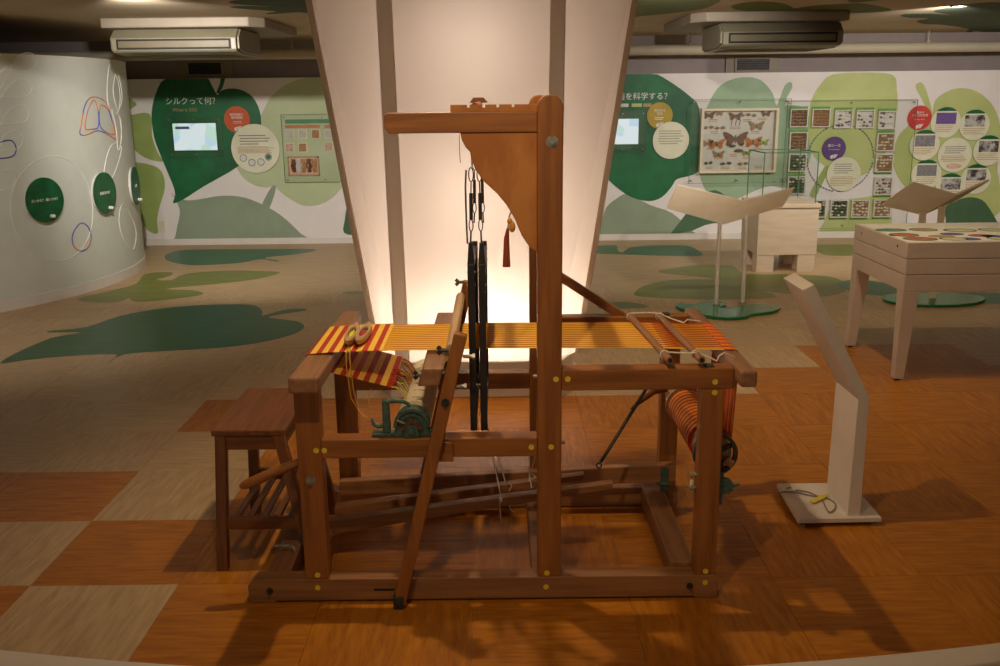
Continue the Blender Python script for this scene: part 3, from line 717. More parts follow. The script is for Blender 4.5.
# fibre sample board left of the pylon
cover(281, 114.5, 366, 181.5, 'clear acrylic sheet over the fibre samples left of pylon')
def flat_thing(name, u0, v0, u1, v1, m, label, cat, d0=0.0, d1=0.008, group=None):
    x0, z1 = Wp(u0, v0); x1, z0 = Wp(u1, v1)
    mb = MB(); wbox(mb, x0, x1, z0, z1, d0, d1); return tag(obj(name, mb, m, bevel=0.001), label, cat, group)
flat_thing('title_band', 285, 119.5, 352, 123, 'band_green', 'long green title band above the fibre samples', 'sign', 0.001, 0.005)
flat_thing('title_band', 285, 125.2, 320, 128, 'band_orange', 'orange caption band left part, above the fibre samples', 'sign', 0.001, 0.005)
flat_thing('title_band', 324.5, 125, 356, 128, 'band_orange', 'orange caption band running behind the pylon, above fibre samples', 'sign', 0.001, 0.005)
for (u, v, m, lab) in ((290, 134, 'swatch_white', 'white fibre swatch at the left of the upper row'), (302.7, 134, 'swatch_white', 'white fibre swatch second in the upper row'), (316, 134, 'swatch_tan', 'brown fibre swatch third in the upper row'), (329, 134, 'swatch_white', 'white fibre swatch in the upper row next to pylon'), (290, 147.5, 'swatch_pink', 'speckled fibre swatch at the left of the lower row'), (303, 147.5, 'swatch_tan', 'orange-tan fibre swatch second in the lower row'), (329, 146.5, 'swatch_pink', 'pinkish fibre swatch in the lower row next to pylon')):
    x, z = Wp(u, v)
    t = thing('fibre_swatch', (x, WY, z-0.05), lab, 'swatch', 'fibre swatches on the left sample board')
    mb = MB(); wbox(mb, x-0.05, x+0.05, z-0.05, z+0.05, 0.001, 0.006); obj('mount', mb, 'beige_panel', t)
    mb = MB()
    for a in range(7):
        xx = x-0.04+a*0.0115; mb.cyl((xx, WY-0.009, z-0.042), (xx+0.004, WY-0.009, z+0.042), 0.0058, 6)
    obj('fibres', mb, m, t, smooth=True)
x0, z1 = Wp(287.5, 156.5); x1, z0 = Wp(320, 175.5)
t = thing('fibre_display_box', ((x0+x1)/2, WY, z0), 'framed box with four bundles of brown and white raw fibre', 'display box')
mb = MB(); wbox(mb, x0, x1, z0, z1, 0.001, 0.005); obj('backing', mb, 'swatch_pink', t)
for a in ((x0, x1, z1-0.012, z1), (x0, x1, z0, z0+0.012), (x0, x0+0.012, z0, z1), (x1-0.012, x1, z0, z1)):
    mb = MB(); wbox(mb, *a, 0.001, 0.02); obj('frame', mb, 'print_tan', t)
for k, m in enumerate(('moth_brown', 'swatch_white', 'swatch_tan', 'moth_brown', 'swatch_tan')):
    cx = x0+0.06+k*(x1-x0-0.1)/4.2
    mb = MB(); r = random.Random(k)
    for s in range(10): mb.tube([(cx+r.uniform(-0.03, 0.03), WY-0.01, z1-0.03), (cx+r.uniform(-0.03, 0.03), WY-0.014, (z0+z1)/2), (cx+r.uniform(-0.02, 0.02), WY-0.01, z0+0.04)], 0.007, 5)
    obj('fibre_bundle', mb, m, t, smooth=True)

# right group: gold disc
t, x, z, r = round_panel(659.5, 115.5, 12.2, 'disc_gold', 'mustard yellow round title disc on the dark green leaf')
text('lettering', '繭を作る\n昆虫', 0.031, WM(x, z+0.035, 0.0192), 'print_white', t)
mb = MB(); strokes(mb, x, z-0.022, 0.12, 2, 0.018, 0.007, 0.0182, 11); obj('small_text_lines', mb, 'print_white', t)
mb = MB(); mb.prism([(x-0.04, z-0.09), (x-0.005, z-0.075), (x, z-0.11), (x-0.03, z-0.125)], WY-0.0192, WY-0.0185); mb.prism([(x+0.0, z-0.075), (x+0.045, z-0.07), (x+0.03, z-0.10), (x+0.005, z-0.12)], WY-0.0192, WY-0.0185); obj('emblem', mb, 'swatch_white', t)
t, x, z, r = round_panel(670.5, 140.3, 17.3, 'disc_cream', 'cream round text disc on the dark green leaf right of pylon', d=0.02)
mb = MB(); strokes(mb, x, z+0.10, r*1.4, 6, 0.027, 0.007, 0.026, 3); obj('text_lines', mb, 'print_grey', t)

# insect case
x0, z1 = Wp(700.5, 108.5); x1, z0 = Wp(774, 172)
t = thing('insect_case', ((x0+x1)/2, WY, z0), 'large white framed display case full of pinned moths and butterflies', 'display case')
mb = MB(); wbox(mb, x0, x1, z0, z1, 0.0055, 0.009); obj('backing', mb, 'white_board', t)
for a in ((x0, x1, z1-0.028, z1), (x0, x1, z0, z0+0.028), (x0, x0+0.03, z0+0.028, z1-0.028), (x1-0.03, x1, z0+0.028, z1-0.028)):
    mb = MB(); wbox(mb, *a, 0.0055, 0.075); obj('frame', mb, 'beige_panel', t, 0.003)
mb = MB(); wbox(mb, x0+0.03, x1-0.03, z0+0.028, z1-0.028, 0.066, 0.069); obj('glass', mb, 'clear_glass', t)
cover(690, 99.5, 784, 182, 'clear acrylic sheet over the large insect case', 0.085)
def moth(name, u, v, s, m, lab):
    x, z = Wp(u, v); Y0 = WY-0.022
    t = thing(name, (x, Y0, z-0.5*s), lab, 'insect', 'pinned insects in the white case')
    for sg in (-1, 1):
        mb = MB(); P = [(0.02, 0.02), (0.25, 0.22), (0.55, 0.34), (0.62, 0.26), (0.5, 0.02), (0.42, -0.08), (0.45, -0.26), (0.34, -0.36), (0.2, -0.3), (0.03, -0.06)]
        P = smooth_poly([(x+sg*a*s, z+b*s) for a, b in P], 2); mb.prism(P, Y0-0.002, Y0, 'y'); obj('wing', mb, m, t)
    mb = MB(); mb.ell((x, Y0-0.004, z-0.02*s), 0.045*s, 0.006, 0.22*s); obj('body', mb, 'moth_grey', t, smooth=True)
    mb = MB(); mb.cyl((x, Y0, z), (x, WY-0.009, z), 0.001, 5); obj('pin', mb, 'steel', t)
def cocoon_piece(u, v, n, m, lab, w=0.05, h=0.016):
    for k in range(n):
        x, z = Wp(u, v); x += (k-(n-1)/2)*w*1.25; Y0 = WY-0.022
        mb = MB(); mb.ell((x, WY-0.009-h*0.95, z+0.006*math.sin(k*2)), w/2, h, h, 10, 6)
        tag(obj('cocoon', mb, m, smooth=True), lab if n == 1 else lab+', '+(('leftmost', 'rightmost') if n == 2 else ('leftmost', 'middle one', 'rightmost') if n == 3 else ('leftmost', 'second', 'third', 'rightmost'))[k], 'cocoon', 'pinned cocoons in the white case')
moth('butterfly', 735, 138.5, 0.22, 'moth_brown', 'largest brown moth at the centre of the insect case')
moth('butterfly', 716, 143.5, 0.15, 'moth_orange', 'orange butterfly at the left of the insect case')
moth('butterfly', 752.5, 141.5, 0.16, 'moth_orange', 'orange and brown moth right of the largest moth')
moth('butterfly', 735, 116, 0.12, 'moth_brown', 'dark moth at the top centre of the insect case')
moth('butterfly', 765.5, 113.5, 0.09, 'moth_brown', 'dark brown moth in the top right corner of insect case')
moth('butterfly', 708.5, 115, 0.11, 'moth_brown', 'brown moth in the top left corner of insect case')
moth('butterfly', 719, 113, 0.08, 'moth_tan', 'tan moth beside the brown moth at top left of case')
moth('butterfly', 707, 143, 0.10, 'moth_tan', 'pale moth touching the left frame of the insect case')
moth('butterfly', 763, 142, 0.10, 'moth_green', 'yellow-green moth near the right frame of the insect case')
moth('butterfly', 746, 152.5, 0.09, 'moth_green', 'small green moth under the orange and brown moth')
moth('butterfly', 718, 154, 0.11, 'moth_tan', 'tan moth in the lower left of the insect case')
moth('butterfly', 756, 125.5, 0.14, 'moth_tan', 'pale spread moth under the top right corner of case')
cocoon_piece(748, 115, 3, 'moth_tan', 'tan pinned cocoon in a short row at the upper right of case')
cocoon_piece(714, 127.5, 4, 'moth_tan', 'tan pinned cocoon in the row below top left moths')
cocoon_piece(732, 145.8, 1, 'moth_grey', 'small grey cocoon just below the largest moth', 0.07)
cocoon_piece(738, 150.5, 1, 'moth_grey', 'long grey cocoon second below the largest moth', 0.10, 0.018)
cocoon_piece(708, 163, 2, 'moth_grey', 'grey pinned cocoon at the bottom left of insect case', 0.04)
cocoon_piece(725.5, 163.5, 2, 'moth_grey', 'grey pinned cocoon at the bottom centre of insect case', 0.055)
cocoon_piece(742.5, 163.7, 2, 'moth_tan', 'tan pinned cocoon at the bottom right of insect case', 0.05)
mbc = MB()
for (u, v, w) in ((713,119.5,.10),(747,119.5,.09),(762,118,.10),(735,127,.12),(714,131.5,.08),(755,131.5,.09),(711,148,.09),(757,148,.10),(733,154.5,.08),(719,157,.09),(746,157,.08),(709,167,.08),(725,167,.10),(742,167,.09),(758,166,.08)):
    x, z = Wp(u, v)
    for k in range(2): wbox(mbc, x-w/2, x+w/2, z-0.004-k*0.018, z+0.004-k*0.018, 0.009, 0.0096)
obj('caption_lines', mbc, 'swatch_tan', t)
for k in range(3):
    x, z = Wp(731+k*4, 122.5); mb = MB(); mb.tube([(x, WY-0.014, z-0.03), (x+0.006, WY-0.016, z), (x+0.012, WY-0.014, z+0.03)], 0.004, 6)
    tag(obj('larva', mb, 'moth_grey', smooth=True), ('left', 'middle', 'right')[k]+' one of three thin grey larvae under the top centre moth', 'insect', 'three larvae in the insect case')

# cocoon boxes round the ring
cover(786, 100.5, 904, 227, 'clear acrylic sheet over the ring of cocoon boxes', 0.05)
def cocoon_box(u, v, style, lab, strip='top'):
    x, z = Wp(u, v); w = 0.098
    t = thing('cocoon_box', (x, WY, z-w), lab, 'display box', 'square cocoon boxes around the purple disc')
    mb = MB(); wbox(mb, x-w, x+w, z-w, z+w, 0.0045, 0.008); obj('backing', mb, 'swatch_white' if style in ('white', 'mix') else ('dark_leafbed' if style == 'green' else 'soil'), t)
    for a in ((x-w, x+w, z+w-0.012, z+w), (x-w, x+w, z-w, z-w+0.012), (x-w, x-w+0.012, z-w+0.012, z+w-0.012), (x+w-0.012, x+w, z-w+0.012, z+w-0.012)):
        mb = MB(); wbox(mb, *a, 0.0045, 0.045); obj('frame', mb, 'white_board', t)
    zs = z+w+0.002 if strip == 'top' else z-w-0.024
    mb = MB(); wbox(mb, x-w, x+w, zs, zs+0.022, 0.0045, 0.012); obj('caption_strip', mb, 'lime_strip', t)
    r = random.Random(int(u*7+v)); i = 0
    for a in range(5):
        for b in range(5):
            cm = {'white': 'cocoon_white' if r.random() < .4 else 'cocoon_brown', 'brown': 'cocoon_brown', 'gold': 'cocoon_gold', 'mix': 'cocoon_white' if r.random() < .5 else 'cocoon_brown', 'green': 'leaf_deep' if r.random() < .6 else 'cocoon_white', 'pale': 'cocoon_white' if r.random() < .6 else 'cocoon_gold'}[style]
            if style == 'white' and r.random() < 0.45: continue
            cx = x-w+0.03+a*0.034+r.uniform(-.006, .006); cz = z-w+0.03+b*0.034+r.uniform(-.006, .006)
            mb = MB(); mb.ell((cx, WY-0.0215, cz), 0.016, 0.0125, 0.011, 7, 4); obj('cocoon', mb, cm, t, smooth=True)
TOPB = [(798, 118, 'brown', 'first from left'), (820, 118, 'gold', 'second from left'), (842.5, 119, 'white', 'middle one'), (864, 119, 'white', 'fourth from left'), (886, 120, 'white', 'rightmost')]
for u, v, s, l in TOPB: cocoon_box(u, v, s, f'cocoon box in the top row of the ring, {l}')
for u, v, s, l in ((884.5, 142, 'pale', 'uppermost'), (883, 163, 'pale', 'middle'), (882, 186, 'mix', 'lowest')): cocoon_box(u, v, s, f'{l} cocoon box in the right-hand column of the ring', 'bottom' if v > 150 else 'top')
for u, v, s, l in ((797.5, 141, 'brown', 'upper cocoon box in the left column beside the insect case'), (796.5, 162.5, 'green', 'cocoon box in the left column behind the glass showcase top'), (795.5, 185, 'green', 'cocoon box in the left column low behind the glass showcase')): cocoon_box(u, v, s, l)
for u, v, s, l in ((816, 208.5, 'green', 'leftmost, beside the showcase plinth'), (838, 208.5, 'green', 'dark green leafy one'), (859, 208.5, 'pale', 'third from left'), (881, 208, 'pale', 'rightmost, beside the angled stand')): cocoon_box(u, v, s, f'cocoon box in the bottom row of the ring, {l}', 'bottom')
# dashed ring
cx, cz = Wp(840, 158)
t = thing('dashed_ring', (cx, WY, cz-0.37), 'printed dashed purple ring around the purple and cream discs', 'graphic')
for k in range(64):
    if k % 16 in (15,): continue
    a = 2*PI*k/64; r = 0.362
    mb = MB(); p = (cx+r*math.cos(a), WY-0.0118, cz+r*math.sin(a)); q = (cx+r*math.cos(a+0.055), WY-0.0118, cz+r*math.sin(a+0.055))
    mb.bar(p, q, 0.001, 0.013, (0, 1, 0)) if False else mb.cyl(p, q, 0.006, 5); obj('dash', mb, 'disc_purple', t)
t, x, z, r = round_panel(833.5, 148.5, 11.3, 'disc_purple', 'purple round title disc inside the dashed ring')
text('lettering', '蚕の一生', 0.036, WM(x, z+0.03, 0.0192), 'print_white', t)
text('small_lettering', 'The Life of Silkworms', 0.014, WM(x, z-0.01, 0.0192), 'print_white', t)
mb = MB(); mb.prism([(x-0.04, z-0.08), (x-0.005, z-0.065), (x, z-0.10), (x-0.03, z-0.115)], WY-0.0192, WY-0.0185); mb.prism([(x+0.0, z-0.065), (x+0.045, z-0.06), (x+0.03, z-0.09), (x+0.005, z-0.11)], WY-0.0192, WY-0.0185); obj('emblem', mb, 'swatch_white', t)
t, x, z, r = round_panel(843, 174, 16.3, 'disc_cream', 'cream round text disc below the purple disc inside dashed ring', d=0.02)
mb = MB(); strokes(mb, x, z+0.11, r*1.3, 5, 0.024, 0.007, 0.026, 5); obj('text_lines', mb, 'print_grey', t)
mb = MB(); strokes(mb, x, z-0.03, r*1.6, 6, 0.018, 0.006, 0.026, 6); obj('text_lines', mb, 'print_tan', t)
# ring of micro-photograph discs
t, x, z, r = round_panel(919, 117.8, 11.4, 'disc_scarlet', 'scarlet round title disc beside the ring of photo discs')
text('lettering', '繭糸の\nミクロな世界', 0.030, WM(x, z+0.04, 0.0192), 'print_white', t)
text('small_lettering', 'The Micro World', 0.016, WM(x, z-0.018, 0.0192), 'print_white', t)
mb = MB(); mb.prism([(x-0.04, z-0.085), (x-0.005, z-0.07), (x, z-0.105), (x-0.03, z-0.12)], WY-0.0192, WY-0.0185); mb.prism([(x+0.0, z-0.07), (x+0.045, z-0.065), (x+0.03, z-0.095), (x+0.005, z-0.115)], WY-0.0192, WY-0.0185); obj('emblem', mb, 'swatch_white', t)
t, x, z, r = round_panel(954, 155, 16.2, 'disc_cream', 'cream text disc at the centre of the photo discs')
mb = MB(); strokes(mb, x, z+0.09, r*1.3, 4, 0.022, 0.007, 0.018, 7); obj('text_lines', mb, 'print_grey', t)
mb = MB(); strokes(mb, x, z-0.01, r*1.6, 4, 0.018, 0.006, 0.018, 8); obj('text_lines', mb, 'print_tan', t)
mb = MB(); mb.ell((x, WY-0.0185, z-0.12), 0.085, 0.0006, 0.03, 14, 6); obj('picture', mb, 'swatch_pink', t)
for qi, (u, v, m, lab) in enumerate(((945, 122.5, 'photo_purple', 'cream photo disc with a purple picture'), (973.5, 125, 'photo_mono', 'cream photo disc with a rough grey picture at upper right'), (987, 150.5, 'photo_mono', 'cream photo disc with a pale round section at far right'), (923.5, 145, 'photo_grey', 'cream photo disc with a pale grey picture under scarlet disc'), (925.5, 174.5, 'photo_grey', 'cream photo disc with a plain dark grey picture lower left'), (949, 188, 'photo_mono', 'cream photo disc half hidden behind the angled stand'), (975, 179, 'photo_mono', 'cream photo disc with grey picture above the stand wing'))):
    dd = (0.014, 0.0145, 0.0225, 0.022, 0.0145, 0.023, 0.0145)[qi]
    t, x, z, r = round_panel(u, v, 14.3, 'disc_cream', lab, 'photo_disc', 'round photo discs on the lime leaf', d=dd)
    a0_, a1_ = math.radians(48), math.radians(132)
    P = [(x+r*1.0*math.cos(a0_+(a1_-a0_)*k/12), z+r*1.0*math.sin(a0_+(a1_-a0_)*k/12)) for k in range(13)]
    mb = MB(); mb.prism(P, WY-dd-0.0072, WY-dd, 'y'); obj('caption_cap', mb, 'disc_green', t)
    mb = MB(); wbox(mb, x-r*0.66, x+r*0.66, z-0.015, z+0.105, dd+0.006, dd+0.0068); obj('picture', mb, m, t)
    mb = MB(); strokes(mb, x, z-0.035, r*1.5, 4, 0.02, 0.006, dd+0.006, int(u)); obj('text_lines', mb, 'print_tan', t)

# ------------------------------------------------------------------ lit white pylon
PYC = -0.118
def pyl(z):
    """half widths of the hexagon: front corner, side corner"""
    k = z/2.2
    return 0.400+0.030*k, 0.520+0.325*k
YPF, YPS, YPB = 4.90, 5.08, 5.40
t = thing('lit_pylon', (PYC, 5.2, 0), 'tall flared white pylon glowing behind the loom', 'pylon')
z0, z1 = 0.19, CEIL_HI-0.001
def quad_slab(name, a, b, c, d, th, m, parent=t, bev=0):
    """slab with outer face a b c d, thickened inward along the inward normal"""
    a, b, c, d = map(Vector, (a, b, c, d)); n = (b-a).cross(d-a).normalized()
    mid = (a+b+c+d)/4; ctr = Vector((PYC, 5.2, mid.z))
    if n.dot(ctr-mid) < 0: n = -n
    mb = MB(); mb.add([a, b, c, d, a+n*th, b+n*th, c+n*th, d+n*th], [(0,1,2,3),(7,6,5,4),(0,4,5,1),(1,5,6,2),(2,6,7,3),(3,7,4,0)])
    return obj(name, mb, m, parent, bev)
(f0, s0), (f1, s1) = pyl(z0), pyl(z1)
c0 = [(PYC-f0, YPF, z0), (PYC+f0, YPF, z0), (PYC+s0, YPS, z0), (PYC+f0, YPB, z0), (PYC-f0, YPB, z0), (PYC-s0, YPS, z0)]
c1 = [(PYC-f1, YPF, z1), (PYC+f1, YPF, z1), (PYC+s1, YPS, z1), (PYC+f1, YPB, z1), (PYC-f1, YPB, z1), (PYC-s1, YPS, z1)]
for i in range(6):
    j = (i+1) % 6
    quad_slab('panel', c0[i], c0[j], c1[j], c1[i], 0.006, 'pylon_panel')
for i in range(6):
    side = i in (2, 5)
    w, h = (0.045, 0.03) if side else (0.076, 0.03)
    off = Vector((0, -0.018 if i < 2 else 0.018, 0)) if not side else Vector((0.008 if i == 2 else -0.008, 0, 0))
    mb = MB(); mb.bar(Vector(c0[i])+off, Vector(c1[i])+off, w if not side else h, h if not side else w, (0, 1, 0))
    obj('corner_post' if not side else 'edge_strip', mb, 'post_panel' if not side else 'edge_panel', t, 0.004)
f, s = 0.47, 0.56
for (za, zb, g, nm) in ((0.0, 0.115, 0.0, 'plinth'), (0.115, 0.19, -0.03, 'plinth_step')):
    P = [(PYC-f-g*.5, YPF-0.035-g), (PYC+f+g*.5, YPF-0.035-g), (PYC+s+g, YPS), (PYC+f+g*.5, YPB+0.035+g), (PYC-f-g*.5, YPB+0.035+g), (PYC-s-g, YPS)]
    mb = MB(); mb.prism(P, za, zb, 'z'); obj(nm, mb, 'white_paint', t, 0.004)
def point_lamp(loc, power, rad, color=(1.0, 0.92, 0.82)):
    l = bpy.data.lights.new('pylon_lamp', 'POINT'); l.energy = power; l.color = color; l.shadow_soft_size = rad
    o = bpy.data.objects.new('pylon_lamp', l); COL.objects.link(o); o.parent = t; o.location = Vector(loc)-wloc(t)
mb = MB(); mb.cyl((PYC+0.1, 5.14, 0.191), (PYC+0.1, 5.14, 0.25), 0.06, 20); obj('lamp_base', mb, 'steel', t)
mb = MB(); mb.ell((PYC+0.1, 5.14, 0.30), 0.05, 0.05, 0.05, 14, 8); obj('lamp_bulb', mb, 'lamp_glow', t, smooth=True)
point_lamp((PYC+0.1, 5.12, 0.42), P_PYLON*0.42, 0.06)
point_lamp((PYC-0.26, 5.14, 0.40), P_PYLON*0.25, 0.08)
point_lamp((PYC+0.33, 5.14, 0.40), P_PYLON*0.16, 0.08)
point_lamp((PYC, 5.25, 1.10), P_PYLON*0.42, 0.15)
point_lamp((PYC, 5.25, 1.85), P_PYLON*0.35, 0.15)

# ------------------------------------------------------------------ the loom
YA, YA2, YB, YB2 = 2.742, 2.802, 3.44, 3.50
L = thing('hand_loom', (-0.06, 3.12, 0), 'large brown wooden hand loom strung with yellow and orange warp', 'loom')
def beam(name, x0, x1, y0, y1, z0, z1, m, parent=L, bev=0.004):
    mb = MB(); mb.box(x0, x1, y0, y1, z0, z1); return obj(name, mb, m, parent, bev)
def plug(parent, x, z, y=YA):
    mb = MB(); mb.cyl((x, y, z), (x, y-0.0016, z), 0.0088, 16); b = obj('brass_plug', mb, 'brass', parent)
def bolt(parent, x, z, y=YA, r=0.013, m='steel'):
    mb = MB(); mb.cyl((x, y+0.001, z), (x, y-0.003, z), r, 18); mb.cyl((x, y-0.003, z), (x, y-0.012, z), r*0.58, 6); mb.cyl((x, y-0.010, z), (x, y-0.016, z), r*0.33, 10)
    obj('bolt', mb, m, parent)
posts = {}
for side, (y0, y1) in (('near', (YA, YA2)), ('far', (YB, YB2))):
    near = side == 'near'
    # base rail with stepped feet
    mb = MB(); P = [(-0.817, 0.012), (-0.808, 0.0), (-0.735, 0.0), (-0.728, 0.007), (0.62, 0.007), (0.628, 0.0), (0.693, 0.0), (0.697, 0.006), (0.697, 0.078), (0.688, 0.083), (-0.795, 0.083), (-0.817, 0.060)]
    mb.prism(P, y0, y1, 'y'); rail = obj('base_rail', mb, 'tread_x', L, 0.003)
    # posts
    lp = beam('front_post', -0.630, -0.554, y0, y1, 0.083, 0.737, 'wood_z')
    mb = MB(); cx, hw = 0.153, 0.037
    P = [(cx-hw, 0.083), (cx+hw, 0.083), (cx+hw, 1.555), (cx+hw-0.006, 1.570), (cx+0.018, 1.582), (cx, 1.585), (cx-0.018, 1.582), (cx-hw+0.006, 1.570), (cx-hw, 1.555)]
    mb.prism(P, y0, y1, 'y'); mp = obj('main_post', mb, 'wood_z', L, 0.004)
    rp = beam('rear_post', 0.619, 0.688, y0, y1, 0.083, 0.707, 'wood_z')
    ur = beam('upper_rail', 0.190, 0.714, y0, y1, 0.707, 0.774, 'wood_x')
    mr = beam('middle_rail', -0.554, 0.116, y0, y1, 0.495, 0.558, 'wood_x')
    # castle
    ct = None
    mb = MB(); P = [(x_, z_-(0 if near else 0.016)) for x_, z_ in ((-0.320, 1.495), (-0.308, 1.481), (0.116, 1.481), (0.116, 1.539), (-0.312, 1.539), (-0.320, 1.531))]
    mb.prism(P, y0+0.006, y1-0.006, 'y'); ct = obj('castle_arm', mb, 'bracket' if False else 'wood_x', L, 0.003)
    P = [(-0.131, 1.5392), (0.116, 1.5392)]
    top = []
    nx = [(0.116, 1.559)]
    for xn in (0.048, 0.004, -0.036, -0.080):
        nx += [(xn+0.004, 1.559), (xn+0.004, 1.551), (xn-0.004, 1.551), (xn-0.004, 1.559)]
    nx += [(-0.131, 1.559)]
    if not near: P, nx = [(a_, b_-0.016) for a_, b_ in P], [(a_, b_-0.016) for a_, b_ in nx]
    mb = MB(); mb.prism(P+nx, y0+0.012, y1-0.012, 'y'); obj('notched_rack', mb, 'bracket', ct, 0)
    br = [(-0.105, 1.4808), (-0.100, 1.460), (-0.090, 1.440), (-0.077, 1.427), (-0.073, 1.404), (-0.062, 1.375), (-0.039, 1.343), (-0.002, 1.308), (0.027, 1.273), (0.050, 1.232), (0.070, 1.184), (0.092, 1.150), (0.116, 1.134), (0.116, 1.4808)]
    if not near: br = [(a_, b_-0.016) for a_, b_ in br]
    mb = MB(); mb.prism(br, y0+0.012, y0+0.034, 'y'); obj('curved_bracket', mb, 'bracket', L, 0.002)
    if near:
        bolt(mp, 0.158, 1.454, YA, 0.0175); bolt(lp, -0.593, 0.424, YA, 0.015, 'steel')
        bolt(rail, -0.747, 0.043, YA, 0.011, 'dark_metal'); bolt(rail, 0.606, 0.045, YA, 0.011, 'dark_metal')
        for x, z in ((-0.570, 0.523),): plug(lp, x, z)
        plug(mr, -0.545, 0.523); plug(lp, -0.590, 0.098); plug(rail, -0.592, 0.053)
        plug(mp, 0.172, 0.745); plug(ur, 0.208, 0.745); plug(ur, 0.657, 0.731); plug(rp, 0.657, 0.697)
        plug(mp, 0.158, 0.526); plug(mr, 0.097, 0.526); plug(mp, 0.146, 0.096); plug(rail, 0.143, 0.047); plug(rp, 0.655, 0.096); plug(rail, 0.655, 0.056)
        mb = MB(); mb.box(-0.412, -0.345, YA-0.0008, YA+0.002, 0.040, 0.047); obj('slot', mb, 'black_hole', rail)
# cross members
beam('base_cross', -0.768, -0.690, YA2, YB, 0.004, 0.082, 'tread_y')
beam('base_cross', 0.552, 0.632, YA2, YB, 0.022, 0.100, 'tread_y')
beam('base_cross', 0.100, 0.165, YA2, YB, 0.004, 0.078, 'tread_y')
mb = MB(); mb.prism([(-0.622, 2.645), (-0.532, 2.645), (-0.530, 3.545), (-0.598, 3.545)], 0.737, 0.787, 'z'); bb = obj('breast_beam', mb, 'beam_y', L, 0.008)
rb = beam('back_beam', 0.715, 0.765, 2.665, 3.530, 0.735, 0.786, 'beam_y', bev=0.008)
beam('castle_tie', 0.130, 0.176, YA2, YB, 1.40, 1.45, 'wood_y')
# diagonal brace on the far side
mb = MB(); mb.bar((0.185, 3.47, 0.955), (0.475, 3.47, 0.765), 0.03, 0.032); obj('diagonal_brace', mb, 'wood_x', L, 0.003)
# far treadle board with hinge plates
mb = MB(); mb.add([(-0.62, 3.375, 0.092), (0.675, 3.375, 0.135), (0.675, 3.375, 0.205), (-0.62, 3.375, 0.150), (-0.62, 3.415, 0.092), (0.675, 3.415, 0.135), (0.675, 3.415, 0.205), (-0.62, 3.415, 0.150)], [(0,1,2,3),(7,6,5,4),(0,4,5,1),(1,5,6,2),(2,6,7,3),(3,7,4,0)])
tb = obj('treadle_board', mb, 'tread_x', L, 0.003)
mb = MB(); mb.box(0.615, 0.645, 3.368, 3.3745, 0.065, 0.195); mb.cyl((0.612, 3.366, 0.13), (0.648, 3.366, 0.13), 0.008, 10); h = obj('hinge_plate', mb, 'green_iron', tb, 0.001)
# treadles
for (y, xa, za, xb, zb, hh) in ((3.00, -0.60, 0.135, 0.385, 0.288, 0.05), (3.14, -0.60, 0.125, 0.30, 0.262, 0.05)):
    mb = MB()
    mb.add([(xa, y, za-hh/2), (xb, y, zb-hh*0.35), (xb, y, zb+hh*0.1), (xa, y, za+hh/2), (xa, y+0.045, za-hh/2), (xb, y+0.035, zb-hh*0.35), (xb, y+0.035, zb+hh*0.1), (xa, y+0.045, za+hh/2)], [(0,1,2,3),(7,6,5,4),(0,4,5,1),(1,5,6,2),(2,6,7,3),(3,7,4,0)])
    obj('treadle', mb, 'tread_x', L, 0.003)
mb = MB(); mb.cyl((-0.585, YA2, 0.13), (-0.585, 3.2, 0.13), 0.007, 10); obj('treadle_axle', mb, 'wood_y', L, smooth=True)
# handle peg at the left post
mb = MB(); P = [(-0.620, 2.822, 0.462), (-0.66, 2.815, 0.449), (-0.72, 2.805, 0.428), (-0.785, 2.79, 0.403), (-0.815, 2.786, 0.392), (-0.828, 2.785, 0.388)]
mb.tube(P, 0.015, 14, rr=[0.014, 0.015, 0.0165, 0.0165, 0.014, 0.006]); obj('handle', mb, 'wood_x', L, smooth=True)
# chrome pin on the left cross beam
mb = MB(); mb.tube([(-0.775, 2.93, 0.108), (-0.72, 2.93, 0.108), (-0.705, 2.925, 0.104), (-0.698, 2.92, 0.09), (-0.698, 2.92, 0.07)], 0.0045, 8); obj('chrome_hook', mb, 'steel', L, smooth=True)

# ---- cloth, warp and rollers
CY0, CY1 = 2.900, 3.265
path = [(-0.372, 0.7985), (-0.45, 0.7965), (-0.535, 0.794), (-0.612, 0.7895), (-0.6245, 0.784), (-0.6255, 0.76), (-0.6245, 0.738), (-0.612, 0.733), (-0.545, 0.731), (-0.50, 0.718), (-0.345, 0.676)]
mb = MB(); NY = 14; vs = []; fs = []
for x, z in path:
    for k in range(NY+1):
        y = CY0+(CY1-CY0)*k/NY; vs.append((x+(0.0267*(y-2.645) if x < -0.6 else 0), y, z))
for i in range(len(path)-1):
    for k in range(NY): a = i*(NY+1)+k; fs.append((a, a+1, a+NY+2, a+NY+1))
mb.add(vs, fs); cl = obj('woven_cloth', mb, 'cloth', L); md = cl.modifiers.new('thick', 'SOLIDIFY'); md.thickness = 0.0016; md.offset = 1
nth = 14
def threads(name, path, m, offs, w, zt, cross=None):
    mb = MB()
    for k in range(nth):
        y = CY0+0.006+(CY1-CY0-0.012)*(k+offs)/nth
        if y > CY1-0.004: continue
        for (xa, za), (xb, zb) in zip(path, path[1:]): mb.bar((xa, y, za), (xb, y, zb), w, zt)
    return stuff(obj(name, mb, m, L))
WP = [(-0.375, 0.7985), (-0.165, 0.800), (-0.07, 0.803), (0.45, 0.799), (0.722, 0.7885)]
threads('warp_threads', WP, 'thread_yellow', 0.0, 0.0115, 0.0016)
threads('warp_threads', WP, 'thread_orange', 0.5, 0.0050, 0.0012)
mb = MB()
for k in range(nth):
    y = CY0+0.006+(CY1-CY0-0.012)*k/nth; y2 = y+(CY1-CY0)/nth
    mb.bar((0.535, y, 0.8015), (0.722, min(y2, CY1-0.004), 0.7905), 0.0022, 0.0012)
    mb.bar((0.500, y2 if y2 < CY1-0.004 else y, 0.803), (0.60, y, 0.799), 0.0018, 0.0012)
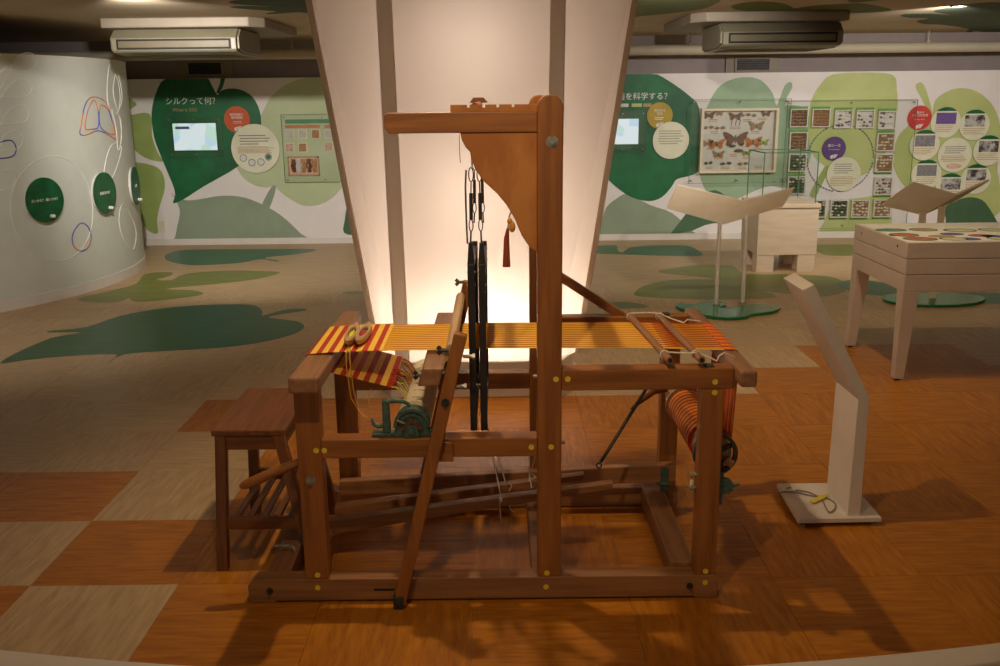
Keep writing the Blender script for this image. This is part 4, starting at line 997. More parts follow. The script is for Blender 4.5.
stuff(obj('warp_cross_threads', mb, 'thread_red', L))
# fringe between lower cloth and roll
mb1, mb2, mb3, mb4 = MB(), MB(), MB(), MB()
r = random.Random(3)
for k in range(26):
    y = CY0+0.01+(CY1-CY0-0.02)*k/25
    m_ = (mb1, mb2, mb3, mb4)[r.choice((0, 0, 1, 2, 3, 3))]
    xm = -0.345+r.uniform(0.0, 0.012)
    m_.tube([(-0.348, y, 0.673), (-0.335, y+r.uniform(-.01, .01), 0.668+r.uniform(-.006, .008)), (-0.318, y+r.uniform(-.012, .012), 0.655+r.uniform(-.006, .008)), (-0.302, y, 0.632)], 0.0018, 5)
for m_, nm in ((mb1, 'thread_yellow'), (mb2, 'thread_red'), (mb3, 'thread_green'), (mb4, 'string')):
    stuff(obj('cloth_fringe', m_, nm, L))
mb = MB()
for k in range(7):
    y = CY0+0.02+k*0.028; mb.ell((-0.352+0.006*(k % 2), y, 0.678), 0.012, 0.011, 0.008, 7, 4)
obj('fringe_knots', mb, 'thread_red', L, smooth=True)
# cloth roller with paper wrap
RX, RZ = -0.292, 0.588
mb = MB(); mb.cyl((RX, 2.845, RZ), (RX, 3.405, RZ), 0.040, 24); cr_ = obj('cloth_roller', mb, 'wood_y', L, smooth=True)
mb = MB(); mb.cyl((RX, 2.868, RZ), (RX, 3.36, RZ), 0.054, 32); obj('paper_wrap', mb, 'paper', cr_, smooth=True)
mb = MB(); mb.add([(-0.338, 2.872, 0.617), (-0.338, 3.33, 0.617), (-0.262, 3.33, 0.642), (-0.262, 2.872, 0.642), (-0.338, 2.872, 0.619), (-0.338, 3.33, 0.619), (-0.262, 3.33, 0.644), (-0.262, 2.872, 0.644)], [(0,1,2,3),(7,6,5,4),(0,4,5,1),(1,5,6,2),(2,6,7,3),(3,7,4,0)])
mb = MB()
for k in range(6):
    y = 2.90+k*0.075; mb.box(RX-0.012, RX+0.03, y, y+0.002, RZ+0.0525, RZ+0.0548)
obj('paper_crease', mb, 'swatch_tan', cr_)
# ratchet housing: arched iron cheek on the near middle rail
mb = MB(); P = [(RX-0.062, 0.559), (RX+0.062, 0.559), (RX+0.062, 0.570), (RX+0.054, 0.573)]
for k in range(0, 17): a = -0.25+(PI+0.5)*k/16; P.append((RX+0.055*math.cos(a), 0.597+0.055*math.sin(a)))
P += [(RX-0.054, 0.573), (RX-0.062, 0.570)]
mb.prism(P, 2.758, 2.800, 'y'); rh = obj('ratchet_housing', mb, 'green_iron', L, 0.003)
def ringseg(cx, cz, r0, r1, a0, a1, y0, y1, n=20):
    mb = MB(); P = [(cx+r1*math.cos(a0+(a1-a0)*k/n), cz+r1*math.sin(a0+(a1-a0)*k/n)) for k in range(n+1)]+[(cx+r0*math.cos(a1-(a1-a0)*k/n), cz+r0*math.sin(a1-(a1-a0)*k/n)) for k in range(n+1)]
    mb.prism(P, y0, y1, 'y'); return mb
obj('rim', ringseg(RX, 0.597, 0.046, 0.057, -0.1, PI+0.1, 2.750, 2.758), 'green_iron', rh, 0.0015)
obj('inner_rim', ringseg(RX, 0.597, 0.030, 0.036, 0.0, PI, 2.752, 2.758), 'green_iron', rh, 0.001)
mb = MB(); mb.prism([(RX-0.034, 0.588), (RX, 0.622), (RX+0.034, 0.588), (RX+0.026, 0.580), (RX, 0.606), (RX-0.026, 0.580)], 2.750, 2.758, 'y'); obj('pawl_plate', mb, 'rust', rh, 0.001)
mb = MB(); mb.prism([(RX-0.024, 0.560), (RX+0.024, 0.560), (RX+0.018, 0.592), (RX+0.008, 0.600), (RX-0.008, 0.600), (RX-0.018, 0.592)], 2.744, 2.758, 'y'); mb.cyl((RX, 2.744, 0.580), (RX, 2.736, 0.580), 0.011, 14); obj('shaft_boss', mb, 'green_iron', rh, 0.001)
mb = MB(); mb.tube([(RX-0.022, 2.748, 0.606), (RX-0.045, 2.744, 0.618)], 0.0035, 8); obj('set_screw', mb, 'steel', rh)
# pawl stand
mb = MB(); mb.box(-0.418, -0.352, 2.756, 2.798, 0.5585, 0.570); ps = obj('pawl_stand', mb, 'green_iron', L, 0.002)
mb = MB(); mb.prism([(-0.384, 0.570), (-0.360, 0.570), (-0.362, 0.640), (-0.363, 0.668), (-0.372, 0.676), (-0.384, 0.674)], 2.764, 2.790, 'y'); obj('upright', mb, 'green_iron', ps, 0.003)
mb = MB(); mb.tube([(-0.372, 2.777, 0.668), (-0.345, 2.777, 0.672), (-0.318, 2.777, 0.668), (-0.304, 2.777, 0.660), (-0.296, 2.777, 0.650)], 0.007, 8, rr=[0.007, 0.008, 0.007, 0.006, 0.005]); obj('pawl_arm', mb, 'green_iron', ps, smooth=True)
mb = MB(); mb.tube([(-0.382, 2.777, 0.590), (-0.400, 2.777, 0.588), (-0.412, 2.777, 0.594), (-0.417, 2.777, 0.606), (-0.416, 2.777, 0.614)], 0.006, 8, rr=[0.009, 0.008, 0.007, 0.006, 0.003]); obj('hook', mb, 'green_iron', ps, smooth=True)

for o_ in (cr_, rh, ps): o_.location.x += 0.020
# ---- beater: swinging swords, race block and hand tree
BE = L
sw = []
for y0, y1 in ((2.694, 2.728), (3.512, 3.544)):
    mb = MB(); mb.bar((-0.327, (y0+y1)/2, 0.012), (-0.113, (y0+y1)/2, 0.900), y1-y0, 0.040, (1, 0, 0)); s_ = obj('beater_sword', mb, 'wood_z', BE, 0.004); sw.append(s_)
    mb = MB(); mb.box(-0.345, -0.312, y0-0.004, y1+0.0, 0.001, 0.045); obj('foot_bracket', mb, 'dark_metal', s_, 0.003)
mb = MB(); mb.prism([(-0.250, 0.728), (-0.183, 0.728), (-0.168, 0.786), (-0.232, 0.786)], 2.735, 3.500, 'y'); rc = obj('race_block', mb, 'beam_y', BE, 0.006)
mb = MB(); mb.prism([(-0.166, 0.806), (-0.134, 0.806), (-0.126, 0.850), (-0.134, 0.862), (-0.150, 0.862), (-0.160, 0.852)], 2.735, 3.500, 'y'); ht = obj('hand_tree', mb, 'pale_y', BE, 0.004)
mb = MB()
for k in range(70):
    y = CY0-0.02+k*(CY1-CY0+0.04)/69; mb.bar((-0.178, y, 0.784), (-0.150, y, 0.812), 0.0012, 0.006)
stuff(obj('reed', mb, 'steel', BE))
for (x, y, z) in ((-0.172, 2.725, 0.845), (-0.252, 2.80, 0.745), (-0.148, 3.48, 0.905)):
    mb = MB(); mb.cyl((x+0.02, y, z), (x-0.006, y, z), 0.006, 8); mb.bar((x-0.004, y, z-0.012), (x-0.012, y, z-0.002), 0.004, 0.012); mb.bar((x-0.004, y, z+0.012), (x-0.012, y, z+0.002), 0.004, 0.012); obj('wing_nut', mb, 'dark_metal', BE)
bolt(sw[0], -0.163, 0.690, 2.694, 0.013, 'dark_metal')
for x, z in ((-0.115, 0.735), (-0.088, 0.828)):
    mb = MB(); mb.cyl((x-0.02, 2.712, z), (x+0.016, 2.712, z), 0.006, 8); mb.cyl((x+0.008, 2.712, z), (x+0.016, 2.712, z), 0.010, 6); obj('wing_nut', mb, 'steel', BE)
# small block where the sword crosses the middle rail
beam('stop_block', -0.190, -0.145, 2.728, 2.7418, 0.485, 0.550, 'wood_x', bev=0.004)

# ---- harness frames hung from the castle
mb = MB(); mb.cyl((-0.062, 2.76, 1.553), (-0.062, 3.485, 1.553), 0.012, 12); ro = obj('harness_roller', mb, 'wood_y', L, smooth=True)
mb = MB(); mb.prism([(-0.095, 1.560), (-0.082, 1.578), (-0.045, 1.578), (-0.030, 1.560)], 3.44, 3.50, 'y'); obj('roller_cap', mb, 'stool_x', L, 0.002)
for fx in (-0.083, -0.050):
    mb = MB(); mb.box(fx-0.011, fx+0.011, 2.835, 2.856, 0.548, 1.085); hf = obj('harness_frame', mb, 'harness_black', L, 0.002)
    mb = MB(); mb.box(fx-0.011, fx+0.011, 3.300, 3.321, 0.548, 1.085); obj('harness_stile', mb, 'harness_black', hf, 0.002)
    for z0_, z1_ in ((0.565, 0.600), (1.035, 1.072)):
        mb = MB(); mb.box(fx-0.010, fx+0.010, 2.856, 3.300, z0_, z1_); obj('heddle_bar', mb, 'harness_black', hf)
    mb = MB()
    for k in range(44):
        y = 2.87+k*0.42/43; mb.bar((fx, y, 0.60), (fx, y, 1.036), 0.0016, 0.0016)
    stuff(obj('heddle_wires', mb, 'dark_metal', hf))
    for y in (2.8455, 3.3105):
        for z in (0.60, 0.70, 1.02, 1.06):
            mb = MB(); mb.cyl((fx-0.0125, y-0.004, z), (fx+0.0125, y-0.004, z), 0.0035, 6); obj('screw', mb, 'steel', hf)
    mb = MB(); mb.prism([(fx-0.011, 1.085), (fx+0.011, 1.085), (fx+0.006, 1.15), (fx-0.006, 1.15)], 2.836, 2.854); obj('hook_plate', mb, 'harness_black', hf)
    for y in (2.847, 3.308):
        mb = MB(); s_ = 0.006 if fx < -0.06 else -0.004
        mb.cyl((fx, y, 1.15), (fx+s_*.3, y, 1.185), 0.0030, 6)
        mb.tube([(fx+s_*.4+0.006*math.cos(k*PI/8), y, 1.203+0.018*math.sin(k*PI/8)) for k in range(16)], 0.0018, 5, True)
        mb.cyl((fx+s_*.5, y, 1.22), (fx+s_*.6, y, 1.30), 0.0055, 8)
        mb.cyl((fx+s_*.6, y, 1.30), (fx+s_*.8, y, 1.335), 0.0022, 6)
        mb.tube([(fx+s_*.8+0.007*math.cos(k*PI/8), y, 1.355+0.021*math.sin(k*PI/8)) for k in range(16)], 0.0018, 5, True)
        obj('hanger_hook', mb, 'dark_metal', L, smooth=True)
        mb = MB(); mb.tube([(fx+s_, y, 1.375), (-0.066+(fx+0.066)*.5, y, 1.45), (-0.062+(fx+.062)*.3, y, 1.553)], 0.0014, 5); obj('hanger_cord', mb, 'string', L)
mb = MB(); mb.tube([(-0.092, 2.83, 1.37), (-0.095, 2.83, 1.32), (-0.094, 2.83, 1.22), (-0.092, 2.83, 1.15)], 0.0030, 6); obj('hanger_rod', mb, 'dark_metal', L)
mb = MB(); mb.tube([(-0.108, 2.775, 1.481), (-0.108, 2.775, 1.42), (-0.106, 2.775, 1.395)], 0.0010, 5); obj('loose_thread', mb, 'dark_metal', L)
# treadle cords
mb = MB(); mb.tube([(-0.050, 3.06, 0.55), (-0.03, 3.04, 0.40), (0.0, 3.02, 0.245)], 0.0022, 5); mb.tube([(0.0, 3.02, 0.245), (-0.004, 2.995, 0.22), (0.0, 2.99, 0.16)], 0.0018, 5); mb.ell((0, 3.0, 0.235), 0.007, 0.007, 0.010); obj('treadle_cord', mb, 'string', L)
mb = MB(); mb.tube([(-0.083, 3.16, 0.55), (0.0, 3.165, 0.30), (0.02, 3.165, 0.22)], 0.0020, 5); mb.tube([(0.02, 3.13, 0.235), (0.03, 3.12, 0.25), (0.04, 3.12, 0.235), (0.03, 3.12, 0.215)], 0.0018, 5); mb.tube([(0.02, 3.10, 0.20), (0.035, 3.09, 0.155), (0.05, 3.085, 0.15)], 0.0016, 5); obj('treadle_cord', mb, 'string', L)
mb = MB(); mb.tube([(0.112, 2.80, 0.48), (0.098, 2.81, 0.415), (0.09, 2.81, 0.385), (0.112, 2.81, 0.40), (0.09, 2.81, 0.42), (0.10, 2.81, 0.36)], 0.0022, 5); obj('tied_cord', mb, 'string', L)
# tassel
mb = MB(); P = []
for k in range(9):
    a = 2*PI*k/9; mb.tube([(0.030, 2.79, 1.20), (0.026+0.004*math.cos(a), 2.79+0.004*math.sin(a), 1.17), (0.025+0.008*math.cos(a), 2.79+0.008*math.sin(a), 1.085)], 0.0042, 5)
mb.tube([(0.030, 2.79, 1.20), (0.034, 2.79, 1.235), (0.045, 2.788, 1.26)], 0.002, 5); ts = obj('tassel', mb, 'tassel', L, smooth=True)
mb = MB(); mb.ell((0.043, 2.788, 1.205), 0.010, 0.010, 0.017); mb.ell((0.036, 2.788, 1.222), 0.008, 0.008, 0.010); obj('knot', mb, 'gold_string', ts, smooth=True)

# ---- warp end of the loom
for (xa, ya, xb, yb) in ((0.468, 3.33, 0.516, 2.735), (0.572, 3.33, 0.612, 2.735)):
    mb = MB(); mb.cyl((xa, ya, 0.812), (xb, yb, 0.802), 0.0115, 14); o = obj('lease_rod', mb, 'beam_y', L, smooth=True)
    mb = MB(); mb.cyl((xb, yb-0.0005, 0.802), (xb+0.0001, yb+0.004, 0.802), 0.007, 12); obj('rod_bore', mb, 'black_hole', o)
    for yy in (2.80, 3.28):
        f_ = (yy-ya)/(yb-ya); xx = xa+(xb-xa)*f_; zz = 0.812-0.01*f_
        mb = MB(); mb.tube([(xx+0.013*math.cos(k*PI/6), yy, zz+0.013*math.sin(k*PI/6)) for k in range(12)], 0.0022, 5, True); obj('cord_loop', mb, 'string', o)
mb = MB(); mb.tube([(0.515, 2.795, 0.812), (0.56, 2.79, 0.810), (0.608, 2.785, 0.812), (0.645, 2.77, 0.800), (0.665, 2.765, 0.790), (0.672, 2.77, 0.805), (0.69, 2.78, 0.812), (0.725, 2.79, 0.795)], 0.0026, 6); obj('lease_cord', mb, 'string', L)
mb = MB(); mb.tube([(0.474, 3.28, 0.824), (0.53, 3.28, 0.826), (0.577, 3.28, 0.822), (0.62, 3.26, 0.805), (0.655, 3.24, 0.797), (0.67, 3.25, 0.806), (0.72, 3.26, 0.796)], 0.0026, 6); obj('lease_cord', mb, 'string', L)
mb = MB(); mb.box(0.628, 0.655, 2.752, 2.785, 0.774, 0.779); obj('rail_clip', mb, 'dark_metal', L, 0.001)
mb = MB(); mb.box(0.62, 0.645, 3.45, 3.48, 0.774, 0.782); obj('rail_clip', mb, 'dark_metal', L, 0.001)
# warp sheet dropping over the back beam onto the warp beam
VX, VZ, VR = 0.690, 0.462, 0.066
path = [(0.718, 0.7890), (0.750, 0.7885), (0.762, 0.7855), (0.7675, 0.777), (0.768, 0.74), (0.762, 0.60), (0.7565, 0.475)]
mb = MB(); vs = []; fs = []
for x, z in path:
    for k in range(NY+1): vs.append((x, CY0+(CY1-CY0)*k/NY, z))
for i in range(len(path)-1):
    for k in range(NY): a = i*(NY+1)+k; fs.append((a, a+1, a+NY+2, a+NY+1))
mb.add(vs, fs); o = obj('warp_sheet', mb, 'warp_drop', L); md = o.modifiers.new('thick', 'SOLIDIFY'); md.thickness = 0.0015; md.offset = 1
mb = MB(); mb.cyl((VX, 2.848, VZ), (VX, 3.435, VZ), 0.056, 32); wb = obj('warp_beam', mb, 'pale_y', L, smooth=True)
mb = MB(); mb.cyl((VX, CY0+0.045, VZ), (VX, 3.31, VZ), VR, 40); obj('wound_warp', mb, 'warp_roll', wb, smooth=True)
mb = MB(); mb.cyl((VX, 3.32, VZ), (VX, 3.34, VZ), 0.072, 32); obj('flange', mb, 'pale_y', wb, smooth=True)
fl = MB(); n = 32
for r0, r1, y0, y1 in ((0.060, 0.072, 2.826, 2.846), (0.0, 0.020, 2.822, 2.848)):
    mbr = ringseg(VX, VZ, max(r0, 0.0001), r1, 0, 2*PI-0.001, y0, y1, n); fl.add(mbr.v, mbr.f)
for k in range(4):
    a = k*PI/2+0.5; fl.bar((VX+0.01*math.cos(a), 2.836, VZ+0.01*math.sin(a)), (VX+0.062*math.cos(a), 2.836, VZ+0.062*math.sin(a)), 0.014, 0.010, (0, 1, 0))
obj('ratchet_wheel', fl, 'dark_metal', wb, smooth=False)
mb = MB(); mb.prism([(VX+0.035, VZ-0.005), (VX+0.060, VZ-0.02), (VX+0.050, VZ-0.045), (VX+0.02, VZ-0.025)], 2.812, 2.826, 'y'); obj('wood_wedge', mb, 'beam_x', wb, 0.002)
mb = MB(); mb.box(0.689, 0.704, 2.765, 2.800, 0.315, 0.425); rk = obj('ratchet_bracket', mb, 'green_iron', L, 0.002)
mb = MB(); mb.prism([(0.704, 0.350), (0.722, 0.346), (0.738, 0.360), (0.740, 0.382), (0.726, 0.396), (0.704, 0.400)], 2.772, 2.796, 'y'); mb.cyl((0.738, 2.784, 0.372), (0.752, 2.784, 0.376), 0.006, 8); mb.cyl((0.752, 2.784, 0.376), (0.760, 2.784, 0.378), 0.004, 8); obj('pawl', mb, 'green_iron', rk, 0.001)
for z in (0.372, 0.415):
    mb = MB(); mb.cyl((0.598, 2.775, z), (0.619, 2.775, z), 0.006, 8); mb.cyl((0.603, 2.775, z), (0.609, 2.775, z), 0.011, 6); obj('bolt', mb, 'steel', L)
mb = MB(); mb.cyl((0.606, 2.775, 0.376), (0.606, 2.775, 0.396), 0.006, 8); obj('bolt_sleeve', mb, 'paper', L)
for z in (0.745, 0.53):
    mb = MB(); mb.cyl((0.1902, 2.772, z), (0.203, 2.772, z), 0.006, 8) if z < 0.6 else mb.cyl((0.1158, 2.772, z), (0.104, 2.772, z), 0.006, 8); obj('bolt', mb, 'steel', L)
# brake rod and peg
mb = MB(); mb.cyl((0.555, 3.28, 0.575), (0.360, 3.16, 0.305), 0.0065, 10); mb.tube([(0.354+0.009*math.cos(k*PI/8), 3.157, 0.294+0.009*math.sin(k*PI/8)) for k in range(16)], 0.0028, 6, True); obj('brake_rod', mb, 'dark_metal', L, smooth=True)
mb = MB(); mb.tube([(0.63, 3.40, 0.505), (0.58, 3.38, 0.500), (0.52, 3.33, 0.475), (0.485, 3.30, 0.458)], 0.012, 10, rr=[0.016, 0.014, 0.010, 0.004]); obj('wood_peg', mb, 'stool_x', L, smooth=True)

# ---- shuttles lying on the cloth
def shuttle(cx, cy, rot, bob, lab):
    Z = 0.7992; ca, sa = math.cos(rot), math.sin(rot)
    t = thing('boat_shuttle', (cx, cy, Z), lab, 'shuttle', 'boat shuttles on the cloth')
    Lh, Wh, H = 0.132, 0.0205, 0.026
    def T_(a, b, z): return (cx+a*ca-b*sa, cy+a*sa+b*ca, Z+z)
    # outline rings along the long axis 'b'; the cavity is cut from rim to floor
    ol = []; n = 28
    for k in range(n):
        a = 2*PI*k/n; sx = math.cos(a); sy = math.sin(a)
        ol.append((Wh*math.copysign(abs(sx)**0.75, sx)*(1-0.55*abs(sy)**5), Lh*sy))
    inn = [(x*0.56, y*0.52) for x, y in ol]
    mb = MB(); R = []
    lift = lambda y: 0.010*(abs(y)/Lh)**2
    for s, z in ((0.72, 0.0), (0.98, 0.009), (1.0, 0.018), (0.94, H)): R.append([T_(x*s, y*(s if s > .8 else .86), z+lift(y)*(1 if z < .02 else .2)) for x, y in ol])
    R.append([T_(x, y, H) for x, y in inn]); R.append([T_(x*0.9, y*0.95, 0.010) for x, y in inn])
    vs = [p for r_ in R for p in r_]; fs = [tuple(range(n-1, -1, -1)), tuple(5*n+k for k in range(n))]
    for i in range(5):
        for k in range(n): fs.append((i*n+k, i*n+(k+1) % n, (i+1)*n+(k+1) % n, (i+1)*n+k))
    mb.add(vs, fs); obj('hull', mb, 'pale_y', t, smooth=True)
    mb = MB(); pts = [T_(0, -0.062+0.0155*k, 0.017) for k in range(9)]
    pts = [tuple(Vector(T_(0, 0, 0.017))+(Vector(p)-Vector(T_(0, 0, 0.017)))*0.9) for p in pts]
    mb.tube(pts, 0.006, 10, rr=[0.002, 0.0065, 0.0085, 0.009, 0.0085, 0.007, 0.004, 0.003, 0.003]); obj('bobbin', mb, bob, t, smooth=True)
    mb = MB(); mb.cyl(T_(-0.012, 0.056, 0.018), T_(0.012, 0.056, 0.018), 0.004, 8); obj('axle_pin', mb, 'dark_metal', t)
mat('bobbin_yellow', (236, 226, 40), (220, 206, 30), (90, 90, 90), 2, 0.6); mat('bobbin_red', (196, 44, 30), (170, 34, 24), (90, 90, 90), 2, 0.6)
pa = at_height(352.5, 335.5, 0.81); pb = at_height(364, 335, 0.81)
shuttle(pa.x, 3.05, 0.02, 'bobbin_yellow', 'left wooden boat shuttle holding a yellow bobbin on the striped cloth')
shuttle(pb.x, 3.055, -0.02, 'bobbin_red', 'right wooden boat shuttle holding a red bobbin on the striped cloth')
mb = MB(); mb.tube([(pa.x+0.012, 2.92, 0.803), (pa.x+0.02, 2.86, 0.800), (pa.x+0.022, 2.845, 0.770), (pa.x+0.03, 2.84, 0.68), (pa.x+0.045, 2.835, 0.62), (pa.x+0.07, 2.83, 0.60), (pa.x+0.082, 2.83, 0.625), (pa.x+0.075, 2.835, 0.66), (pa.x+0.085, 2.84, 0.69)], 0.0016, 5)
o1 = tag(obj('yarn_tail', mb, 'gold_string'), 'looped golden yarn tail hanging from the left shuttle', 'yarn')
mb = MB(); mb.tube([(pa.x+0.004, 2.93, 0.803), (pa.x+0.008, 2.86, 0.800), (pa.x+0.009, 2.85, 0.76), (pa.x+0.02, 2.84, 0.66), (pa.x+0.055, 2.83, 0.605), (pa.x+0.10, 2.82, 0.585), (pa.x+0.115, 2.80, 0.562)], 0.0016, 5)
tag(obj('yarn_tail', mb, 'gold_string'), 'long golden yarn tail falling from shuttle to the loom rail', 'yarn')

# ------------------------------------------------------------------ stool beside the loom
t = thing('wooden_stool', (-0.84, 3.22, 0), 'dark wooden stool with slatted lower shelf beside the loom', 'stool')
mb = MB(); mb.box(-0.975, -0.726, 3.000, 3.480, 0.478, 0.498); obj('seat', mb, 'stool_y', t, 0.003)
LEGS = {('l', 'n'): ((-0.947, 3.022, 0.478), (-0.965, 2.975, 0.0)), ('l', 'f'): ((-0.947, 3.430, 0.478), (-0.968, 3.440, 0.0)),
        ('r', 'n'): ((-0.752, 3.022, 0.478), (-0.648, 2.975, 0.0)), ('r', 'f'): ((-0.752, 3.415, 0.478), (-0.648, 3.415, 0.0))}
def leg_at(k, z):
    a, b = map(Vector, LEGS[k]); return a+(b-a)*((0.478-z)/0.478)
for k, (a, b) in LEGS.items():
    a, b = Vector(a), Vector(b); h = 0.018; mb = MB(); vs = []
    for c in (a, b):
        for dx, dy in ((-h, -h), (h, -h), (h, h), (-h, h)): vs.append((c.x+dx, c.y+dy, c.z))
    mb.add(vs, [(0,1,2,3),(7,6,5,4),(0,4,5,1),(1,5,6,2),(2,6,7,3),(3,7,4,0)]); obj('leg', mb, 'stool_z', t, 0.002)
def rung(name, k0, k1, z, w, h, m, off=(0, 0, 0)):
    a, b = leg_at(k0, z)+Vector(off), leg_at(k1, z)+Vector(off); d = (b-a).normalized()*0.016
    mb = MB(); mb.bar(a+d, b-d, w, h); return obj(name, mb, m, t, 0.002)
for s in ('n', 'f'): rung('apron', ('l', s), ('r', s), 0.450, 0.020, 0.050, 'stool_x')
for s in ('l', 'r'): rung('apron', (s, 'n'), (s, 'f'), 0.450, 0.020, 0.050, 'stool_y')
for s in ('n', 'f'): rung('stretcher', ('l', s), ('r', s), 0.165, 0.022, 0.042, 'stool_x')
a0, a1 = leg_at(('l', 'n'), 0.165), leg_at(('r', 'n'), 0.165); b0, b1 = leg_at(('l', 'f'), 0.165), leg_at(('r', 'f'), 0.165)
for k in range(5):
    f_ = 0.16+k*0.17; p = a0.lerp(a1, f_); q = b0.lerp(b1, f_)
    mb = MB(); mb.bar(p+Vector((0, 0.008, 0.010)), q+Vector((0, -0.008, 0.010)), 0.022, 0.014); obj('slat', mb, 'stool_y', t, 0.0015)

# ------------------------------------------------------------------ angled reading stand right of the loom
t = thing('reading_stand', (1.27, 3.40, 0), 'bent white panel stand on a square base right of the loom', 'stand')
mb = MB(); P = [(1.306, 0.034), (1.354, 0.034), (1.350, 0.505), (1.120, 0.925), (1.078, 0.905), (1.310, 0.490)]
P_low = [(1.306, 0.034), (1.354, 0.034), (1.349, 0.506), (1.309, 0.492)]
P_up = [(1.309, 0.492), (1.349, 0.506), (1.118, 0.924), (1.078, 0.904)]
mb = MB(); mb.prism(P_low, 3.268, 3.50, 'y'); obj('column', mb, 'white_paint', t, 0.0015)
mb = MB(); mb.prism(P_up, 3.268, 3.50, 'y'); obj('slanted_panel', mb, 'white_paint', t, 0.0015)
mb = MB(); mb.prism([(1.113, 3.245), (1.428, 3.250), (1.434, 3.580), (1.130, 3.580)], 0.016, 0.034, 'z'); obj('base_plate', mb, 'white_paint', t, 0.002)
for x, y in ((1.135, 3.265), (1.408, 3.268), (1.412, 3.56), (1.150, 3.56)):
    mb = MB(); mb.cyl((x, y, 0.0), (x, y, 0.006), 0.012, 14); mb.cyl((x, y, 0.006), (x, y, 0.016), 0.005, 8); obj('foot', mb, 'steel', t)
mb = MB(); mb.cyl((1.349, 3.36, 0.485), (1.362, 3.36, 0.490), 0.004, 8); obj('cable_stub', mb, 'dark_metal', t)
cpts = [(70, 262), (100, 250), (200, 252), (280, 268), (350, 285), (400, 285), (460, 305), (500, 340), (500, 375), (470, 402), (445, 398), (425, 360), (400, 305), (360, 282), (300, 250), (240, 240), (200, 238), (150, 235), (130, 222), (165, 215)]
P = [at_height(770+x/7.69, 460+y/7.69, 0.037) for x, y in cpts]
P = [Vector((p.x, p.y, 0.0375+0.003*math.sin(i*1.1)**2)) for i, p in enumerate(P)]
P[0].z = 0.037
t = thing('coiled_cable', tuple(P[10]), 'looped grey cable lying on the base of the angled stand', 'cable')
sp = []
for i in range(len(P)-1):
    p0, p1, p2, p3 = P[max(i-1, 0)], P[i], P[i+1], P[min(i+2, len(P)-1)]
    for k in range(5):
        s = k/5; sp.append(0.5*((2*p1)+(p2-p0)*s+(2*p0-5*p1+4*p2-p3)*s*s+(3*p1-p0-3*p2+p3)*s**3))
mb = MB(); mb.tube(sp, 0.0032, 7); obj('cord', mb, 'cord_grey', t, smooth=True)
a, b = at_height(812, 502, 0.043), at_height(824, 496, 0.043)
mb = MB(); mb.bar(a, b, 0.022, 0.002); mb.bar(b, b+Vector((0.02, 0.01, 0.002)), 0.012, 0.003); obj('tag', mb, 'tag_yellow', t)
a = at_height(792, 490, 0.043); mb = MB(); mb.box(a.x-0.02, a.x+0.012, a.y-0.008, a.y+0.008, 0.0345, 0.046); obj('plug', mb, 'white_board', t, 0.002)

# ------------------------------------------------------------------ white display table at right
t = thing('display_table', (2.9, 5.6, 0), 'long white display table with tapered legs and printed top', 'table')
X0, X1, YN, YF_ = 2.232, 4.45, 5.077, 5.86
for i, (za, zb) in enumerate(((0.512, 0.605), (0.608, 0.693), (0.696, 0.786))):
    mb = MB(); mb.box(X0, X1, YN, YF_, za, zb); obj('panel_band', mb, 'white_paint', t, 0.003)
for k, (x, y, sx, sy) in enumerate(((X0, YN, 1, 1), (X0, YF_, 1, -1), (X1, YN, -1, 1), (X1, YF_, -1, -1))):
    mb = MB(); w0, w1 = 0.088, 0.052
    vs = []
    for w, z, o in ((w0, 0.512, 0.0), (w1, 0.012, 0.008)):
        for a, b in ((0, 0), (1, 0), (1, 1), (0, 1)): vs.append((x+sx*(o*(-0.6)+a*w), y+sy*(o*0.2+b*w), z))
    mb.add(vs, [(0,1,2,3),(7,6,5,4),(0,4,5,1),(1,5,6,2),(2,6,7,3),(3,7,4,0)]); lg = obj('leg', mb, 'white_paint', t, 0.002)
    mb = MB(); mb.cyl((x+sx*0.022, y+sy*0.028, 0), (x+sx*0.022, y+sy*0.028, 0.013), 0.016, 12); obj('foot', mb, 'rubber', lg)
for y, z in ((YN+0.13, 0.748), (YF_-0.12, 0.744)):
    mb = MB(); mb.cyl((X0+0.001, y, z), (X0-0.002, y, z), 0.007, 10); obj('screw_hole', mb, 'dark_metal', t)
mb = MB(); mb.box(X0+0.02, X1-0.02, YN+0.02, YF_-0.02, 0.786, 0.7885); sheet = obj('printed_top', mb, 'print_white', t)
OV = [(318,125,100,10,'gloss_green','leaf_deep'),(520,123,90,10,'print_tan','leaf_dark'),(750,127,104,11,'print_pale','leaf_dark'),(945,124,80,10,'print_pale','leaf_dark'),(400,155,92,12,'print_rust','leaf_dark'),(518,186,110,13,'print_rust','leaf_dark'),(635,164,84,9,'print_tan',None),(700,150,76,8,'print_blue',None),(805,183,84,9,'print_blue',None),(735,188,90,11,'print_pale','leaf_dark'),(880,160,80,9,'print_rust',None),(1010,185,60,11,'print_pale','leaf_dark'),(950,164,60,8,'print_blue',None)]
